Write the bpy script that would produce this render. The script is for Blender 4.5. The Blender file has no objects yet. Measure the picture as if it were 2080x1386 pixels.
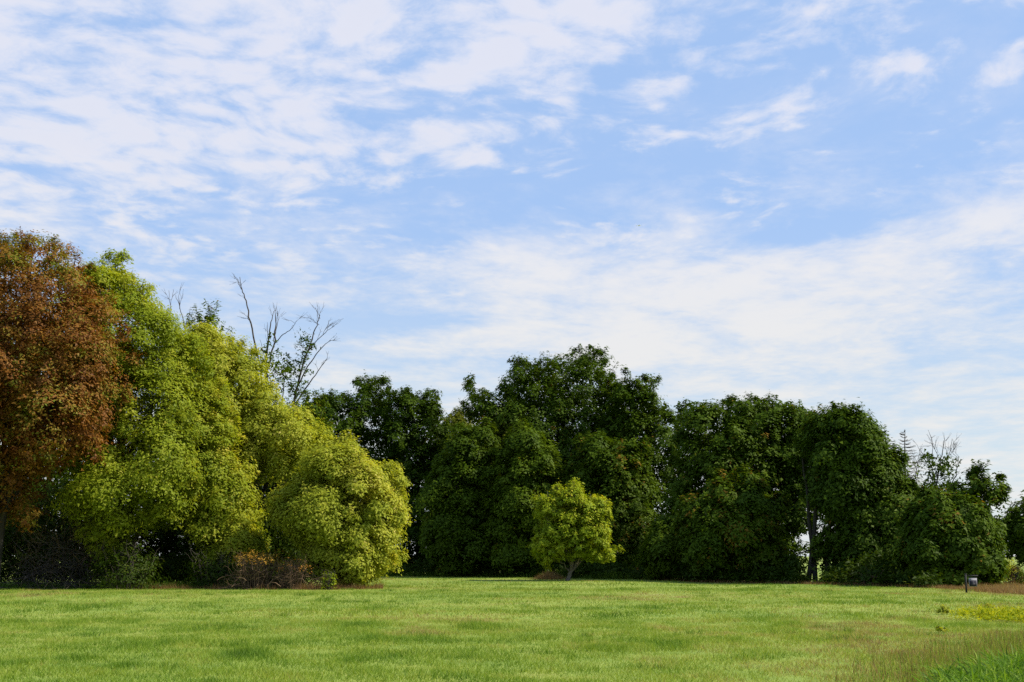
import bpy, math, random
import numpy as np
from mathutils import Vector

rng = np.random.default_rng(11)
random.seed(11)
scene = bpy.context.scene
COL = scene.collection

# ------------------------------------------------------------------ camera
F = 2709.0                      # focal length in photograph pixels (2080 wide)
PITCH = math.atan(437 / F)
CAMH = 1.7
cam_d = bpy.data.cameras.new('camera')
cam = bpy.data.objects.new('camera', cam_d)
COL.objects.link(cam)
cam_d.sensor_width = 36.0
cam_d.lens = 36.0 * F / 2080.0
cam_d.clip_start = 0.1
cam_d.clip_end = 30000
cam.location = (0, 0, CAMH)
cam.rotation_euler = (math.pi / 2 + PITCH, 0, 0)
scene.camera = cam

# ------------------------------------------------------------------ light
SUN_EL = math.radians(48)
SUN_AZ = math.radians(95)      # clockwise from +Y (view direction): to the right, a little behind the camera
sdir = Vector((math.sin(SUN_AZ) * math.cos(SUN_EL), math.cos(SUN_AZ) * math.cos(SUN_EL), math.sin(SUN_EL)))
sun_d = bpy.data.lights.new('sun', 'SUN')
sun_d.energy = 4.8
sun_d.angle = math.radians(2.0)
sun_d.color = (1.0, 0.91, 0.74)
sun = bpy.data.objects.new('sun', sun_d)
COL.objects.link(sun)
sun.rotation_euler = (-sdir).to_track_quat('-Z', 'Y').to_euler()
sun.location = (40, -30, 60)

world = bpy.data.worlds.new('World')
scene.world = world
world.use_nodes = True
WN, WL = world.node_tree.nodes, world.node_tree.links
WN.clear()


class NB:
    """small helper to write node maths as expressions"""
    def __init__(s, nodes, links):
        s.n, s.l = nodes, links

    def put(s, sock, v):
        if hasattr(v, 'is_linked') or hasattr(v, 'links'):
            s.l.new(v, sock)
        else:
            sock.default_value = v

    def m(s, op, a, b=0.0, c=None, clamp=False):
        k = s.n.new('ShaderNodeMath'); k.operation = op; k.use_clamp = clamp
        s.put(k.inputs[0], a); s.put(k.inputs[1], b)
        if c is not None:
            s.put(k.inputs[2], c)
        return k.outputs[0]

    def step(s, v, lo, hi, a=0.0, b=1.0):
        k = s.n.new('ShaderNodeMapRange'); k.interpolation_type = 'SMOOTHSTEP'
        s.put(k.inputs['Value'], v)
        k.inputs['From Min'].default_value = lo; k.inputs['From Max'].default_value = hi
        k.inputs['To Min'].default_value = a; k.inputs['To Max'].default_value = b
        return k.outputs[0]

    def xyz(s, x, y, z):
        k = s.n.new('ShaderNodeCombineXYZ')
        s.put(k.inputs[0], x); s.put(k.inputs[1], y); s.put(k.inputs[2], z)
        return k.outputs[0]

    def noise(s, vec, scale, detail=4.0, rough=0.5, dist=0.0):
        k = s.n.new('ShaderNodeTexNoise')
        s.put(k.inputs['Vector'], vec)
        k.inputs['Scale'].default_value = scale; k.inputs['Detail'].default_value = detail
        k.inputs['Roughness'].default_value = rough; k.inputs['Distortion'].default_value = dist
        return k.outputs['Fac']

    def mix(s, fac, a, b, mode='MIX'):
        k = s.n.new('ShaderNodeMixRGB'); k.blend_type = mode
        s.put(k.inputs[0], fac)
        for i, v in ((1, a), (2, b)):
            if isinstance(v, tuple) and len(v) == 3:
                v = v + (1.0,)
            s.put(k.inputs[i], v)
        return k.outputs[0]

    def ramp(s, fac, stops):
        k = s.n.new('ShaderNodeValToRGB')
        s.put(k.inputs[0], fac)
        e = k.color_ramp.elements
        while len(e) < len(stops):
            e.new(0.5)
        for el, (p, c) in zip(e, stops):
            el.position = p; el.color = tuple(c) + (1.0,)
        return k.outputs[0]


w = NB(WN, WL)
sky = WN.new('ShaderNodeTexSky')
sky.sky_type = 'NISHITA'
sky.sun_disc = False
sky.sun_elevation = SUN_EL
sky.sun_rotation = SUN_AZ
sky.air_density = 1.0; sky.dust_density = 0.6; sky.ozone_density = 1.4
tc = WN.new('ShaderNodeTexCoord')
sep = WN.new('ShaderNodeSeparateXYZ')
WL.new(tc.outputs['Generated'], sep.inputs[0])
dx, dy, dz = sep.outputs
zz = w.m('ADD', w.m('MAXIMUM', dz, 0.0), 0.055)
u = w.m('DIVIDE', dx, zz)
v = w.m('DIVIDE', dy, zz)
elev = w.m('ARCSINE', w.m('MINIMUM', w.m('MAXIMUM', dz, -1.0), 1.0))      # radians
azim = w.m('ARCTAN2', dx, dy)


def pdir(px, py):
    xc, yc = (px - 1040) / F, (693 - py) / F
    d = np.array([xc, math.cos(PITCH) - yc * math.sin(PITCH), math.sin(PITCH) + yc * math.cos(PITCH)])
    return d / np.linalg.norm(d)


def blob(px, py, rx, ry, tilt=0.0):
    """soft patch of sky round a bearing and an elevation"""
    d = pdir(px, py)
    a0, e0 = math.atan2(d[0], d[1]), math.asin(d[2])
    da = w.m('SUBTRACT', azim, a0)
    de = w.m('SUBTRACT', elev, e0)
    ct, st = math.cos(tilt), math.sin(tilt)
    p = w.m('DIVIDE', w.m('ADD', w.m('MULTIPLY', da, ct), w.m('MULTIPLY', de, st)), rx / F)
    q = w.m('DIVIDE', w.m('SUBTRACT', w.m('MULTIPLY', de, ct), w.m('MULTIPLY', da, st)), ry / F)
    r2 = w.m('ADD', w.m('MULTIPLY', p, p), w.m('MULTIPLY', q, q))
    return w.m('POWER', 2.718, w.m('MULTIPLY', r2, -1.0))


def wsum(terms):
    acc = None
    for k, t in terms:
        x = w.m('MULTIPLY', t, k)
        acc = x if acc is None else w.m('ADD', acc, x)
    return acc


# warped cloud-plane coordinates
uv = w.xyz(u, v, 0.0)
wx = w.m('MULTIPLY', w.m('SUBTRACT', w.noise(uv, 1.6, 3.0), 0.5), 0.30)
wy = w.m('MULTIPLY', w.m('SUBTRACT', w.noise(w.xyz(v, u, 4.0), 2.2, 3.0), 0.5), 0.26)
uw = w.m('ADD', u, wx)
vw = w.m('ADD', v, wy)
vor = WN.new('ShaderNodeTexVoronoi')
vor.feature = 'SMOOTH_F1'
vor.inputs['Smoothness'].default_value = 0.45
vor.inputs['Scale'].default_value = 12.0
WL.new(w.xyz(uw, w.m('MULTIPLY', vw, 0.85), 0.0), vor.inputs['Vector'])
puff = w.m('SUBTRACT', 1.0, w.m('MULTIPLY', vor.outputs['Distance'], 1.25))
cells = w.noise(w.xyz(uw, w.m('MULTIPLY', vw, 0.80), 3.1), 7.0, 7.0, 0.56)
fine = w.noise(w.xyz(uw, w.m('MULTIPLY', vw, 0.8), 8.4), 19.0, 6.0, 0.62)
# wind-drawn streaks, drawn out across the view and slightly rising to the right
ur = w.m('ADD', w.m('MULTIPLY', u, 0.93), w.m('MULTIPLY', v, 0.10))
vr = w.m('SUBTRACT', w.m('MULTIPLY', v, 0.62), w.m('MULTIPLY', u, 0.30))
streak = w.noise(w.xyz(ur, vr, 1.7), 3.0, 8.0, 0.60, 0.25)
big = w.noise(w.xyz(w.m('MULTIPLY', u, 0.7), w.m('MULTIPLY', v, 0.5), 5.0), 1.3, 3.0, 0.5)

bias = wsum([
    (0.25, blob(200, 170, 720, 260, 0.04)),
    (0.20, blob(1000, 50, 560, 150, -0.05)),
    (0.12, blob(1550, 20, 620, 60, 0.0)),
    (0.10, blob(420, 310, 430, 80, 0.05)),
    (-0.14, blob(1750, 330, 520, 160, 0.12)),
    (-0.16, blob(760, 440, 430, 70, 0.06)),
    (-0.08, blob(1230, 330, 300, 160, 0.2)),
    (0.20, blob(1560, 240, 130, 45, 0.15)),
    (0.20, blob(1350, 275, 110, 18, 0.0)),
    (0.20, blob(1850, 130, 90, 30, 0.2)),
    (0.24, blob(2040, 150, 90, 35, 0.1)),
    (0.17, blob(1470, 390, 140, 40, 0.0)),
    (0.20, blob(1250, 465, 90, 25, 0.0)),
    (0.22, blob(950, 300, 130, 40, 0.0)),
    (0.18, blob(820, 362, 70, 14, 0.0)),
    (0.18, blob(605, 412, 60, 14, 0.0)),
])
lowbias = wsum([
    (0.26, blob(1980, 450, 260, 60, 0.22)),
    (0.24, blob(1350, 545, 330, 75, 0.06)),
    (0.14, blob(900, 560, 380, 70, 0.05)),
    (0.24, blob(1700, 640, 520, 110, 0.08)),
    (0.14, blob(1150, 680, 600, 70, 0.0)),
    (-0.04, blob(430, 540, 300, 60, 0.0)),
    (-0.22, blob(1650, 470, 180, 26, 0.1)),
    (-0.20, blob(1830, 640, 120, 22, 0.25)),
    (-0.16, blob(780, 650, 180, 26, 0.0)),
    (-0.18, blob(2060, 640, 110, 40, 0.2)),
    (0.14, blob(120, 420, 330, 110, 0.0)),
])
d1 = w.m('ADD', w.m('ADD', w.m('MULTIPLY', cells, 0.62), w.m('MULTIPLY', fine, 0.54)), bias)
d1 = w.m('ADD', d1, w.m('MULTIPLY', w.m('SUBTRACT', puff, 0.45), 0.30))
d1 = w.m('ADD', d1, w.m('MULTIPLY', w.m('SUBTRACT', big, 0.5), 0.16))
a1 = w.step(d1, 0.535, 0.93)
a1 = w.m('MULTIPLY', a1, w.step(elev, 0.16, 0.24))
d2 = w.m('ADD', w.m('ADD', w.m('ADD', w.m('MULTIPLY', streak, 0.95), w.m('MULTIPLY', w.m('SUBTRACT', cells, 0.5), 0.30)), w.m('MULTIPLY', fine, 0.22)), lowbias)
d2 = w.m('ADD', d2, w.step(elev, 0.20, 0.06, 0.0, 0.16))
a2 = w.step(d2, 0.50, 0.98)
a2 = w.m('MULTIPLY', a2, w.step(elev, 0.34, 0.22, 0.35, 1.0))
alpha = w.m('SUBTRACT', 1.0, w.m('MULTIPLY', w.m('SUBTRACT', 1.0, w.m('MULTIPLY', a1, 0.86)), w.m('SUBTRACT', 1.0, w.m('MULTIPLY', a2, 0.92))))
haze = w.step(elev, 0.27, 0.02)
SKY_STRENGTH = 0.07
thin = w.mix(haze, (4.3, 6.35, 10.2), (7.0, 8.1, 9.0))          # thin veil of ice cloud in front of the clear blue
c = w.mix(0.70, sky.outputs[0], thin)
cloudcol = w.mix(w.step(elev, 0.10, 0.36), (8.15, 8.05, 7.85), (7.85, 7.95, 8.8))
# thicker hearts of the clouds turn a little grey lilac
cloudcol = w.mix(w.step(d1, 0.70, 1.0, 0.0, 0.35), cloudcol, (7.2, 7.2, 8.1))
c = w.mix(alpha, c, cloudcol)
bg = WN.new('ShaderNodeBackground')
WL.new(c, bg.inputs['Color'])
bg.inputs['Strength'].default_value = SKY_STRENGTH
out = WN.new('ShaderNodeOutputWorld')
WL.new(bg.outputs[0], out.inputs['Surface'])

vs = scene.view_settings
vs.view_transform = 'Standard'
vs.look = 'None'
vs.exposure = 0.6
vs.gamma = 1.0
vs.use_curve_mapping = False
scene.render.engine = 'CYCLES'
scene.cycles.max_bounces = 6
scene.cycles.diffuse_bounces = 3
scene.cycles.glossy_bounces = 2
scene.cycles.transmission_bounces = 3
scene.cycles.use_denoising = False
scene.cycles.caustics_reflective = False
scene.cycles.caustics_refractive = False


# ------------------------------------------------------------------ helpers
def at(px, py, D):
    """the point at depth D (metres ahead) on the sight line of a photograph pixel"""
    d = pdir(px, py)
    s = D / d[1]
    return np.array([d[0] * s, D, CAMH + d[2] * s])


def vnoise(x, y, scale, seed=0):
    """smooth value noise 0..1, vectorised"""
    x = np.asarray(x, float) * scale + 1000.3 + seed * 17.17
    y = np.asarray(y, float) * scale + 1000.7 + seed * 5.31
    xi, yi = np.floor(x).astype(np.int64), np.floor(y).astype(np.int64)
    fx, fy = x - xi, y - yi
    fx = fx * fx * (3 - 2 * fx); fy = fy * fy * (3 - 2 * fy)

    def h(i, j):
        n = (i * 374761393 + j * 668265263 + seed * 974711) & 0x7fffffff
        n = ((n ^ (n >> 13)) * 1274126177) & 0x7fffffff
        return ((n ^ (n >> 16)) & 0xffff) / 65535.0
    a, b, c_, d = h(xi, yi), h(xi + 1, yi), h(xi, yi + 1), h(xi + 1, yi + 1)
    return (a * (1 - fx) + b * fx) * (1 - fy) + (c_ * (1 - fx) + d * fx) * fy


def fbm(x, y, scale, seed=0, octv=3):
    s, amp, tot = 0, 1.0, 0
    for k in range(octv):
        s = s + amp * vnoise(x, y, scale * 2 ** k, seed + k * 3)
        tot += amp; amp *= 0.5
    return s / tot


def gz(x, y):
    """height of the ground"""
    x = np.asarray(x, float); y = np.asarray(y, float)
    far = np.clip((400 - np.hypot(x, y)) / 250, 0, 1)
    return far * (0.26 * (vnoise(x, y, 0.045, 5) - 0.5) + 0.10 * (vnoise(x, y, 0.17, 9) - 0.5))


def tag(o, label=None, cat=None, group=None, kind=None):
    for k, val in (('label', label), ('category', cat), ('group', group), ('kind', kind)):
        if val:
            o[k] = val
    return o


def root(name, loc, label, cat, group=None):
    o = bpy.data.objects.new(name, None)
    o.empty_display_size = 0.5
    COL.objects.link(o)
    o.location = loc
    return tag(o, label, cat, group)


def mesh_obj(name, V, Fq, mat, parent=None, tint=None, smooth=False, nper=4):
    """V (n,3) world coordinates; Fq (m,nper) faces or list of such arrays"""
    if not isinstance(Fq, list):
        Fq = [Fq]
    V = np.asarray(V, np.float32)
    q_ = parent
    while q_ is not None:
        V = V - np.array(q_.location, np.float32)
        q_ = q_.parent
    me = bpy.data.meshes.new(name)
    loops = np.concatenate([f.reshape(-1) for f in Fq]).astype(np.int32)
    sizes = np.concatenate([np.full(len(f), f.shape[1], np.int32) for f in Fq])
    starts = np.concatenate([[0], np.cumsum(sizes)[:-1]]).astype(np.int32)
    me.vertices.add(len(V)); me.vertices.foreach_set('co', V.reshape(-1))
    me.loops.add(len(loops)); me.loops.foreach_set('vertex_index', loops)
    me.polygons.add(len(sizes)); me.polygons.foreach_set('loop_start', starts)
    me.update(calc_edges=True)
    if smooth:
        me.polygons.foreach_set('use_smooth', np.ones(len(sizes), bool))
    if tint is not None:
        a = me.attributes.new('tint', 'FLOAT', 'FACE')
        a.data.foreach_set('value', np.asarray(tint, np.float32))
    me.materials.append(mat)
    o = bpy.data.objects.new(name, me)
    COL.objects.link(o)
    if parent is not None:
        o.parent = parent
    return o


def new_mat(name):
    m = bpy.data.materials.new(name)
    m.use_nodes = True
    m.node_tree.nodes.clear()
    return m, NB(m.node_tree.nodes, m.node_tree.links)


def leaf_mat(name, stops, trans=0.38, gloss=0.02, warm=(1.25, 1.15, 0.55)):
    m, k = new_mat(name)
    at_ = k.n.new('ShaderNodeAttribute'); at_.attribute_name = 'tint'
    col = k.ramp(at_.outputs['Fac'], stops)
    d = k.n.new('ShaderNodeBsdfDiffuse'); k.l.new(col, d.inputs[0])
    t = k.n.new('ShaderNodeBsdfTranslucent'); k.l.new(k.mix(1.0, col, warm, 'MULTIPLY'), t.inputs[0])
    x = k.n.new('ShaderNodeMixShader'); x.inputs[0].default_value = trans
    k.l.new(d.outputs[0], x.inputs[1]); k.l.new(t.outputs[0], x.inputs[2])
    g = k.n.new('ShaderNodeBsdfGlossy'); g.inputs['Roughness'].default_value = 0.55
    y = k.n.new('ShaderNodeMixShader'); y.inputs[0].default_value = gloss
    k.l.new(x.outputs[0], y.inputs[1]); k.l.new(g.outputs[0], y.inputs[2])
    o = k.n.new('ShaderNodeOutputMaterial'); k.l.new(y.outputs[0], o.inputs[0])
    return m


def plain_mat(name, c1, c2, scale=4.0, rough=0.8, stretch=(1, 1, 1), bump=0.0, metallic=0.0):
    m, k = new_mat(name)
    tcn = k.n.new('ShaderNodeTexCoord')
    mp = k.n.new('ShaderNodeMapping'); mp.inputs['Scale'].default_value = stretch
    k.l.new(tcn.outputs['Object'], mp.inputs[0])
    nz = k.noise(mp.outputs[0], scale, 5.0, 0.6)
    col = k.mix(k.step(nz, 0.3, 0.7), c1, c2)
    p = k.n.new('ShaderNodeBsdfPrincipled')
    k.l.new(col, p.inputs['Base Color']); p.inputs['Roughness'].default_value = rough
    p.inputs['Metallic'].default_value = metallic
    if bump:
        b = k.n.new('ShaderNodeBump'); b.inputs['Strength'].default_value = bump
        k.l.new(nz, b.inputs['Height']); k.l.new(b.outputs[0], p.inputs['Normal'])
    o = k.n.new('ShaderNodeOutputMaterial'); k.l.new(p.outputs[0], o.inputs[0])
    return m


M = {}
M['bark'] = plain_mat('bark', (0.035, 0.028, 0.022), (0.10, 0.085, 0.07), 6, 0.9, (1, 1, 0.25), 0.5)
M['bark_dark'] = plain_mat('bark_dark', (0.012, 0.010, 0.008), (0.035, 0.029, 0.024), 6, 0.9, (1, 1, 0.25), 0.5)  # darkened copy of bark, so trunks sink into the shade under the crowns
M['dead_wood'] = plain_mat('dead_wood', (0.022, 0.017, 0.014), (0.07, 0.054, 0.042), 5, 0.9, (1, 1, 0.3), 0.3)
M['dead_twig'] = plain_mat('dead_twig', (0.060, 0.036, 0.018), (0.15, 0.092, 0.048), 3, 0.9)
M['bark_pale'] = plain_mat('bark_pale', (0.10, 0.085, 0.065), (0.22, 0.19, 0.15), 6, 0.9, (1, 1, 0.25), 0.4)
M['rust'] = leaf_mat('rust_leaves', [(0.0, (0.088, 0.0338, 0.008)), (0.35, (0.198, 0.0799, 0.016)), (0.58, (0.2552, 0.1269, 0.02)), (0.74, (0.2112, 0.1692, 0.022)), (1.0, (0.1496, 0.188, 0.018))], 0.38, 0.010, (1.2, 1.0, 0.5))
M['lime'] = leaf_mat('green_leaves', [(0.0, (0.1102, 0.1643, 0.011)), (0.5, (0.2374, 0.2973, 0.0161)), (0.85, (0.373, 0.3912, 0.0326)), (1.0, (0.5086, 0.4539, 0.0652))], 0.48, 0.008)
M['yellow'] = leaf_mat('yellow_green_leaves', [(0.0, (0.1365, 0.1829, 0.0144)), (0.5, (0.3132, 0.3568, 0.0288)), (0.85, (0.4656, 0.4614, 0.0576)), (1.0, (0.5619, 0.4875, 0.1438))], 0.48, 0.008)
M['lone'] = leaf_mat('bright_leaves', [(0.0, (0.1064, 0.1718, 0.0067)), (0.5, (0.2527, 0.3304, 0.0132)), (0.85, (0.4123, 0.4361, 0.0263)), (1.0, (0.5053, 0.4626, 0.0398))], 0.45, 0.010)
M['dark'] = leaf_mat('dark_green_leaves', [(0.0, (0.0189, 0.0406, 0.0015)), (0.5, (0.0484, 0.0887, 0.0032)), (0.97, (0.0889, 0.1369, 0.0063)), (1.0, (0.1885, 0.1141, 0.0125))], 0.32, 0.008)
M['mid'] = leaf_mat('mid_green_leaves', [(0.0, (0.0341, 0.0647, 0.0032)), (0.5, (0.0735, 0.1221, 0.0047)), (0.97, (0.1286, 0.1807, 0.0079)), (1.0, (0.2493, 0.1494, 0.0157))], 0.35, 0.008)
M['olive'] = leaf_mat('olive_leaves', [(0.0, (0.045, 0.062, 0.003)), (0.5, (0.095, 0.118, 0.005)), (1.0, (0.17, 0.17, 0.012))], 0.35, 0.010)
M['orange'] = leaf_mat('orange_leaves', [(0.0, (0.14, 0.06, 0.012)), (0.5, (0.34, 0.17, 0.02)), (1.0, (0.52, 0.33, 0.05))], 0.4, 0.010)
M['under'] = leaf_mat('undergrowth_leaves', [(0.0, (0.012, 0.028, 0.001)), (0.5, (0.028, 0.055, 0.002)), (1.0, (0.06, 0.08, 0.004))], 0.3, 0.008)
GRASS_STOPS = [(0.0, (0.0462, 0.103, 0.0116)), (0.28, (0.1062, 0.1966, 0.0198)), (0.52, (0.1893, 0.2763, 0.0314)), (0.74, (0.2772, 0.3231, 0.0538)), (0.88, (0.3326, 0.2809, 0.0994)), (1.0, (0.2494, 0.1685, 0.0745))]
M['grass'] = leaf_mat('grass_blades', GRASS_STOPS, 0.40, 0.008, (1.1, 1.1, 0.5))
M['tall'] = leaf_mat('tall_grass', [(0.0, (0.0319, 0.09, 0.0059)), (0.6, (0.1169, 0.23, 0.0139)), (1.0, (0.2762, 0.37, 0.0495))], 0.40, 0.015, (1.1, 1.1, 0.5))
M['dry'] = leaf_mat('dry_grass', [(0.0, (0.09, 0.045, 0.018)), (0.5, (0.22, 0.125, 0.05)), (1.0, (0.36, 0.26, 0.12))], 0.35, 0.008, (1.1, 1.0, 0.7))
M['weed'] = leaf_mat('yellow_weeds', [(0.0, (0.108, 0.184, 0.004)), (0.5, (0.324, 0.3565, 0.008)), (1.0, (0.552, 0.4945, 0.015))], 0.42, 0.010)


class Tubes:
    def __init__(s, sides=6):
        s.V, s.Q, s.n, s.k = [], [], 0, sides

    def add(s, pts, r0, r1=None, sides=None):
        pts = np.asarray(pts, float)
        k = sides or s.k
        n = len(pts)
        rad = np.linspace(r0, r0 * 0.3 if r1 is None else r1, n) if np.isscalar(r0) else np.asarray(r0)
        t = np.gradient(pts, axis=0)
        t /= np.linalg.norm(t, axis=1, keepdims=True) + 1e-9
        ref = np.array([0.31, 0.93, 0.11]) if abs(t[:, 2]).mean() > 0.6 else np.array([0.1, 0.2, 0.97])
        a = np.cross(t, ref); a /= np.linalg.norm(a, axis=1, keepdims=True) + 1e-9
        b = np.cross(t, a)
        th = np.arange(k) * 2 * math.pi / k
        ring = pts[:, None, :] + rad[:, None, None] * (np.cos(th)[None, :, None] * a[:, None, :] + np.sin(th)[None, :, None] * b[:, None, :])
        s.V.append(ring.reshape(-1, 3))
        i = np.arange(n - 1)[:, None] * k
        j = np.arange(k)[None, :]
        q = np.stack([i + j, i + (j + 1) % k, i + k + (j + 1) % k, i + k + j], -1).reshape(-1, 4) + s.n
        s.Q.append(q)
        s.n += n * k

    def build(s, name, mat, parent=None):
        return mesh_obj(name, np.concatenate(s.V), np.concatenate(s.Q), mat, parent, smooth=True)


def curve(p0, p1, n=6, bow=(0, 0, 0), jit=0.0):
    t = np.linspace(0, 1, n)[:, None]
    p = np.asarray(p0) * (1 - t) + np.asarray(p1) * t + np.asarray(bow) * (4 * t * (1 - t))
    if jit:
        j = rng.normal(0, jit, p.shape); j[0] = 0
        p = p + j * np.minimum(1, 3 * t)
    return p


def unit(a):
    return a / (np.linalg.norm(a, axis=-1, keepdims=True) + 1e-9)


def leaf_quads(C, axis, nrm, L, W):
    """small pointed leaves, one face each, the broad end towards the twig"""
    side = unit(np.cross(nrm, axis))
    L = L[:, None]; W = W[:, None]
    b0 = C - axis * L * 0.45
    V = np.stack([b0 + side * W * 0.5, C + axis * L * 0.55 - nrm * L * 0.12, b0 - side * W * 0.5], 1).reshape(-1, 3)
    Q = np.arange(len(C) * 3).reshape(-1, 3)
    return V, Q


def leaves_for(clump, cdir, crad, per, size, wid, droop, tint_c, tj=0.08, up=0.55, flat=0.6):
    """a spray of leaves round each clump centre"""
    n = len(clump)
    P = np.repeat(clump, per, 0); R = np.repeat(crad, per)[:, None]; Dn = np.repeat(cdir, per, 0)
    off = rng.normal(0, 0.62, P.shape) * np.array([1, 1, flat])
    ln = np.linalg.norm(off, axis=1, keepdims=True)
    off *= np.minimum(1, 1.35 / (ln + 1e-6))
    hr = np.hypot(off[:, 0], off[:, 1])[:, None]
    C = P + off * R
    C[:, 2:3] -= droop * R * hr * hr
    nrm = unit(np.array([0, 0, up]) + 0.95 * Dn + rng.normal(0, 0.27, P.shape))
    ax = np.concatenate([off[:, :2], np.full((len(off), 1), -0.35)], 1) + rng.normal(0, 0.55, P.shape)
    ax = unit(ax - nrm * (ax * nrm).sum(1, keepdims=True))
    L = size * rng.uniform(0.65, 1.3, len(C))
    V, Q = leaf_quads(C, ax, nrm, L, L * wid * rng.uniform(0.8, 1.2, len(C)))
    T = np.repeat(tint_c, per) + rng.normal(0, tj, len(C))
    return V, Q, np.clip(T, 0, 1)


# ---- polygons
def poly_dist(poly, P):
    """signed distance to the polygon outline, positive inside"""
    A = poly; B = np.roll(poly, -1, 0)
    d2 = np.full(len(P), 1e18); ins = np.zeros(len(P), bool)
    for a, b in zip(A, B):
        ab = b - a
        t = np.clip(((P - a) @ ab) / (ab @ ab + 1e-12), 0, 1)
        q = P - (a + t[:, None] * ab)
        d2 = np.minimum(d2, (q * q).sum(1))
        c_ = ((a[1] > P[:, 1]) != (b[1] > P[:, 1]))
        xi = a[0] + (P[:, 1] - a[1]) * (b[0] - a[0]) / (b[1] - a[1] + 1e-12)
        ins ^= c_ & (P[:, 0] < xi)
    d = np.sqrt(d2)
    return np.where(ins, d, -d)


TRI = [0]


def tree(name, label, cat, poly, D, mat, n_leaf, trunk_px, trunk_r=0.22, rl=1.5, rmin=0.45, leaf=0.19, wid=0.5, clump_r=(0.3, 0.6),
         per=16, droop=0.45, thick=1.0, sparse=0.0, tint_mu=0.5, tint_sd=0.16, bark='bark', sprig=0.25, group=None, branch_n=14,
         stems=1, tint_fn=None, fill=0.10, fork=0.35, core=True, gap=0.66, dome=0.55, wob=6.0, mul=1.0, edge=1.0, extra=None):
    """a tree whose crown fills a volume: lobes of foliage, clumps on the lobes, leaves in the clumps; trunk, limbs and twigs inside"""
    s = D / F
    pp = []
    for (x0_, y0_), (x1_, y1_) in zip(poly, poly[1:] + poly[:1]):
        nseg = max(1, int(math.hypot(x1_ - x0_, y1_ - y0_) / 26))
        for q_ in range(nseg):
            t_ = q_ / nseg
            am = wob * (0.3 if q_ == 0 else 1.0)
            pp.append((x0_ + (x1_ - x0_) * t_ + rng.uniform(-am, am), y0_ + (y1_ - y0_) * t_ + rng.uniform(-am, am)))
    pts = np.array([at(x, y, D) for x, y in pp])
    P2 = pts[:, [0, 2]]
    lo, hi = P2.min(0), P2.max(0)
    cand = rng.uniform(lo, hi, (9000, 2))
    de = poly_dist(P2, cand)
    cand, de = cand[de > rmin * 0.5], de[de > rmin * 0.5]
    R = de.max()
    acc_c, acc_r, acc_s = [], [], []
    # lobes: large ones inside, smaller ones out to the edge
    for frac, layers in ((1.0, 3), (0.78, 3), (0.58, 3), (0.42, 2), (0.3, 2)):
        r = max(rmin, rl * frac)
        idx = np.where(de > r * 0.84)[0][:1500]
        for i in idx:
            d = de[i]
            rr = r * rng.uniform(0.8, 1.2)
            if d < rr * 0.82:
                continue
            tk = thick * math.sqrt(max(0.0, min(d, R) * (2 * R - min(d, R)))) - rr * 0.2
            for lay in range(layers):
                y = {0: -1, 1: 1, 2: rng.uniform(-0.8, 0.3)}[lay] * max(tk, 0) * rng.uniform(0.55, 1.15)
                p = np.array([cand[i, 0], D + y, cand[i, 1]])
                if acc_c:
                    A = np.array(acc_c)
                    q = np.linalg.norm((A - p) * np.array([1, 1, 1.15]), axis=1)
                    if (q < gap * (np.array(acc_r) + rr)).any():
                        continue
                acc_c.append(p); acc_r.append(rr); acc_s.append(1.0 if y <= 0.2 * tk else 0.32)
    # separate boughs along the outline
    nxt = np.roll(P2, -1, 0)
    area2 = (P2[:, 0] * nxt[:, 1] - nxt[:, 0] * P2[:, 1]).sum()
    for e0, e1 in zip(P2, nxt):
        t_ = e1 - e0
        nrm2 = np.array([t_[1], -t_[0]]) / (np.linalg.norm(t_) + 1e-6) * (1 if area2 > 0 else -1)
        if nrm2[1] < -0.35:
            continue
        for _ in range(rng.poisson(edge * np.linalg.norm(t_) / 0.9)):
            rr = rl * rng.uniform(0.2, 0.42) * (1.0 if rng.random() < 0.75 else 1.3)
            q_ = e0 + t_ * rng.random() + nrm2 * rng.uniform(-0.9, 0.25) * rr
            acc_c.append(np.array([q_[0], D + rng.normal(0, 0.5), q_[1]])); acc_r.append(rr); acc_s.append(0.9)
    Lc, Lr, Ls = np.array(acc_c), np.array(acc_r), np.array(acc_s)
    if sparse:
        keep = rng.random(len(Lc)) > sparse
        Lc, Lr, Ls = Lc[keep], Lr[keep], Ls[keep]
    base = np.array([at(trunk_px, 1150, D)[0], D, 0.0]); base[2] = float(gz(base[0], base[1])) - 0.06
    top = hi[1]; ctr = Lc.mean(0)
    ctr_ax = np.array([ctr[0], D, ctr[2] - 0.1 * (hi[1] - lo[1])])
    # boughs on the upper and outer side of every lobe, clumps of leaves on every bough
    nsub = np.maximum(5, (9 * (Lr / rl) ** 0.8 + 4)).astype(int)
    sl = np.repeat(np.arange(len(Lc)), nsub)
    outw = unit((Lc - ctr_ax) * np.array([1, 1, 0.7]))
    sd_ = unit(rng.normal(0, 1, (len(sl), 3)) * 0.75 + 0.62 * outw[sl] + np.array([0, 0, dome]))
    sr = Lr[sl] * rng.uniform(0.26, 0.52, len(sl))
    sc_ = Lc[sl] + sd_ * ((Lr[sl] - sr * 0.55) * rng.uniform(0.72, 1.08, len(sl)))[:, None] * np.array([1.05, 1.05, 0.9])
    wgt = sr ** 2 * Ls[sl]
    nc = max(30, int(n_leaf * mul / per))
    si = rng.choice(len(sl), nc, p=wgt / wgt.sum())
    li = sl[si]
    dr = unit(rng.normal(0, 1, (nc, 3)) * 0.85 + 0.55 * sd_[si] + np.array([0, 0, 0.30]))
    sh = np.where(rng.random(nc) < fill, rng.uniform(0.2, 0.8, nc), rng.uniform(0.8, 1.15, nc))
    pos = sc_[si] + dr * (sr[si] * sh)[:, None] * np.array([1.1, 1.1, 0.8])
    dr = unit(dr + 0.8 * sd_[si])
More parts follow.
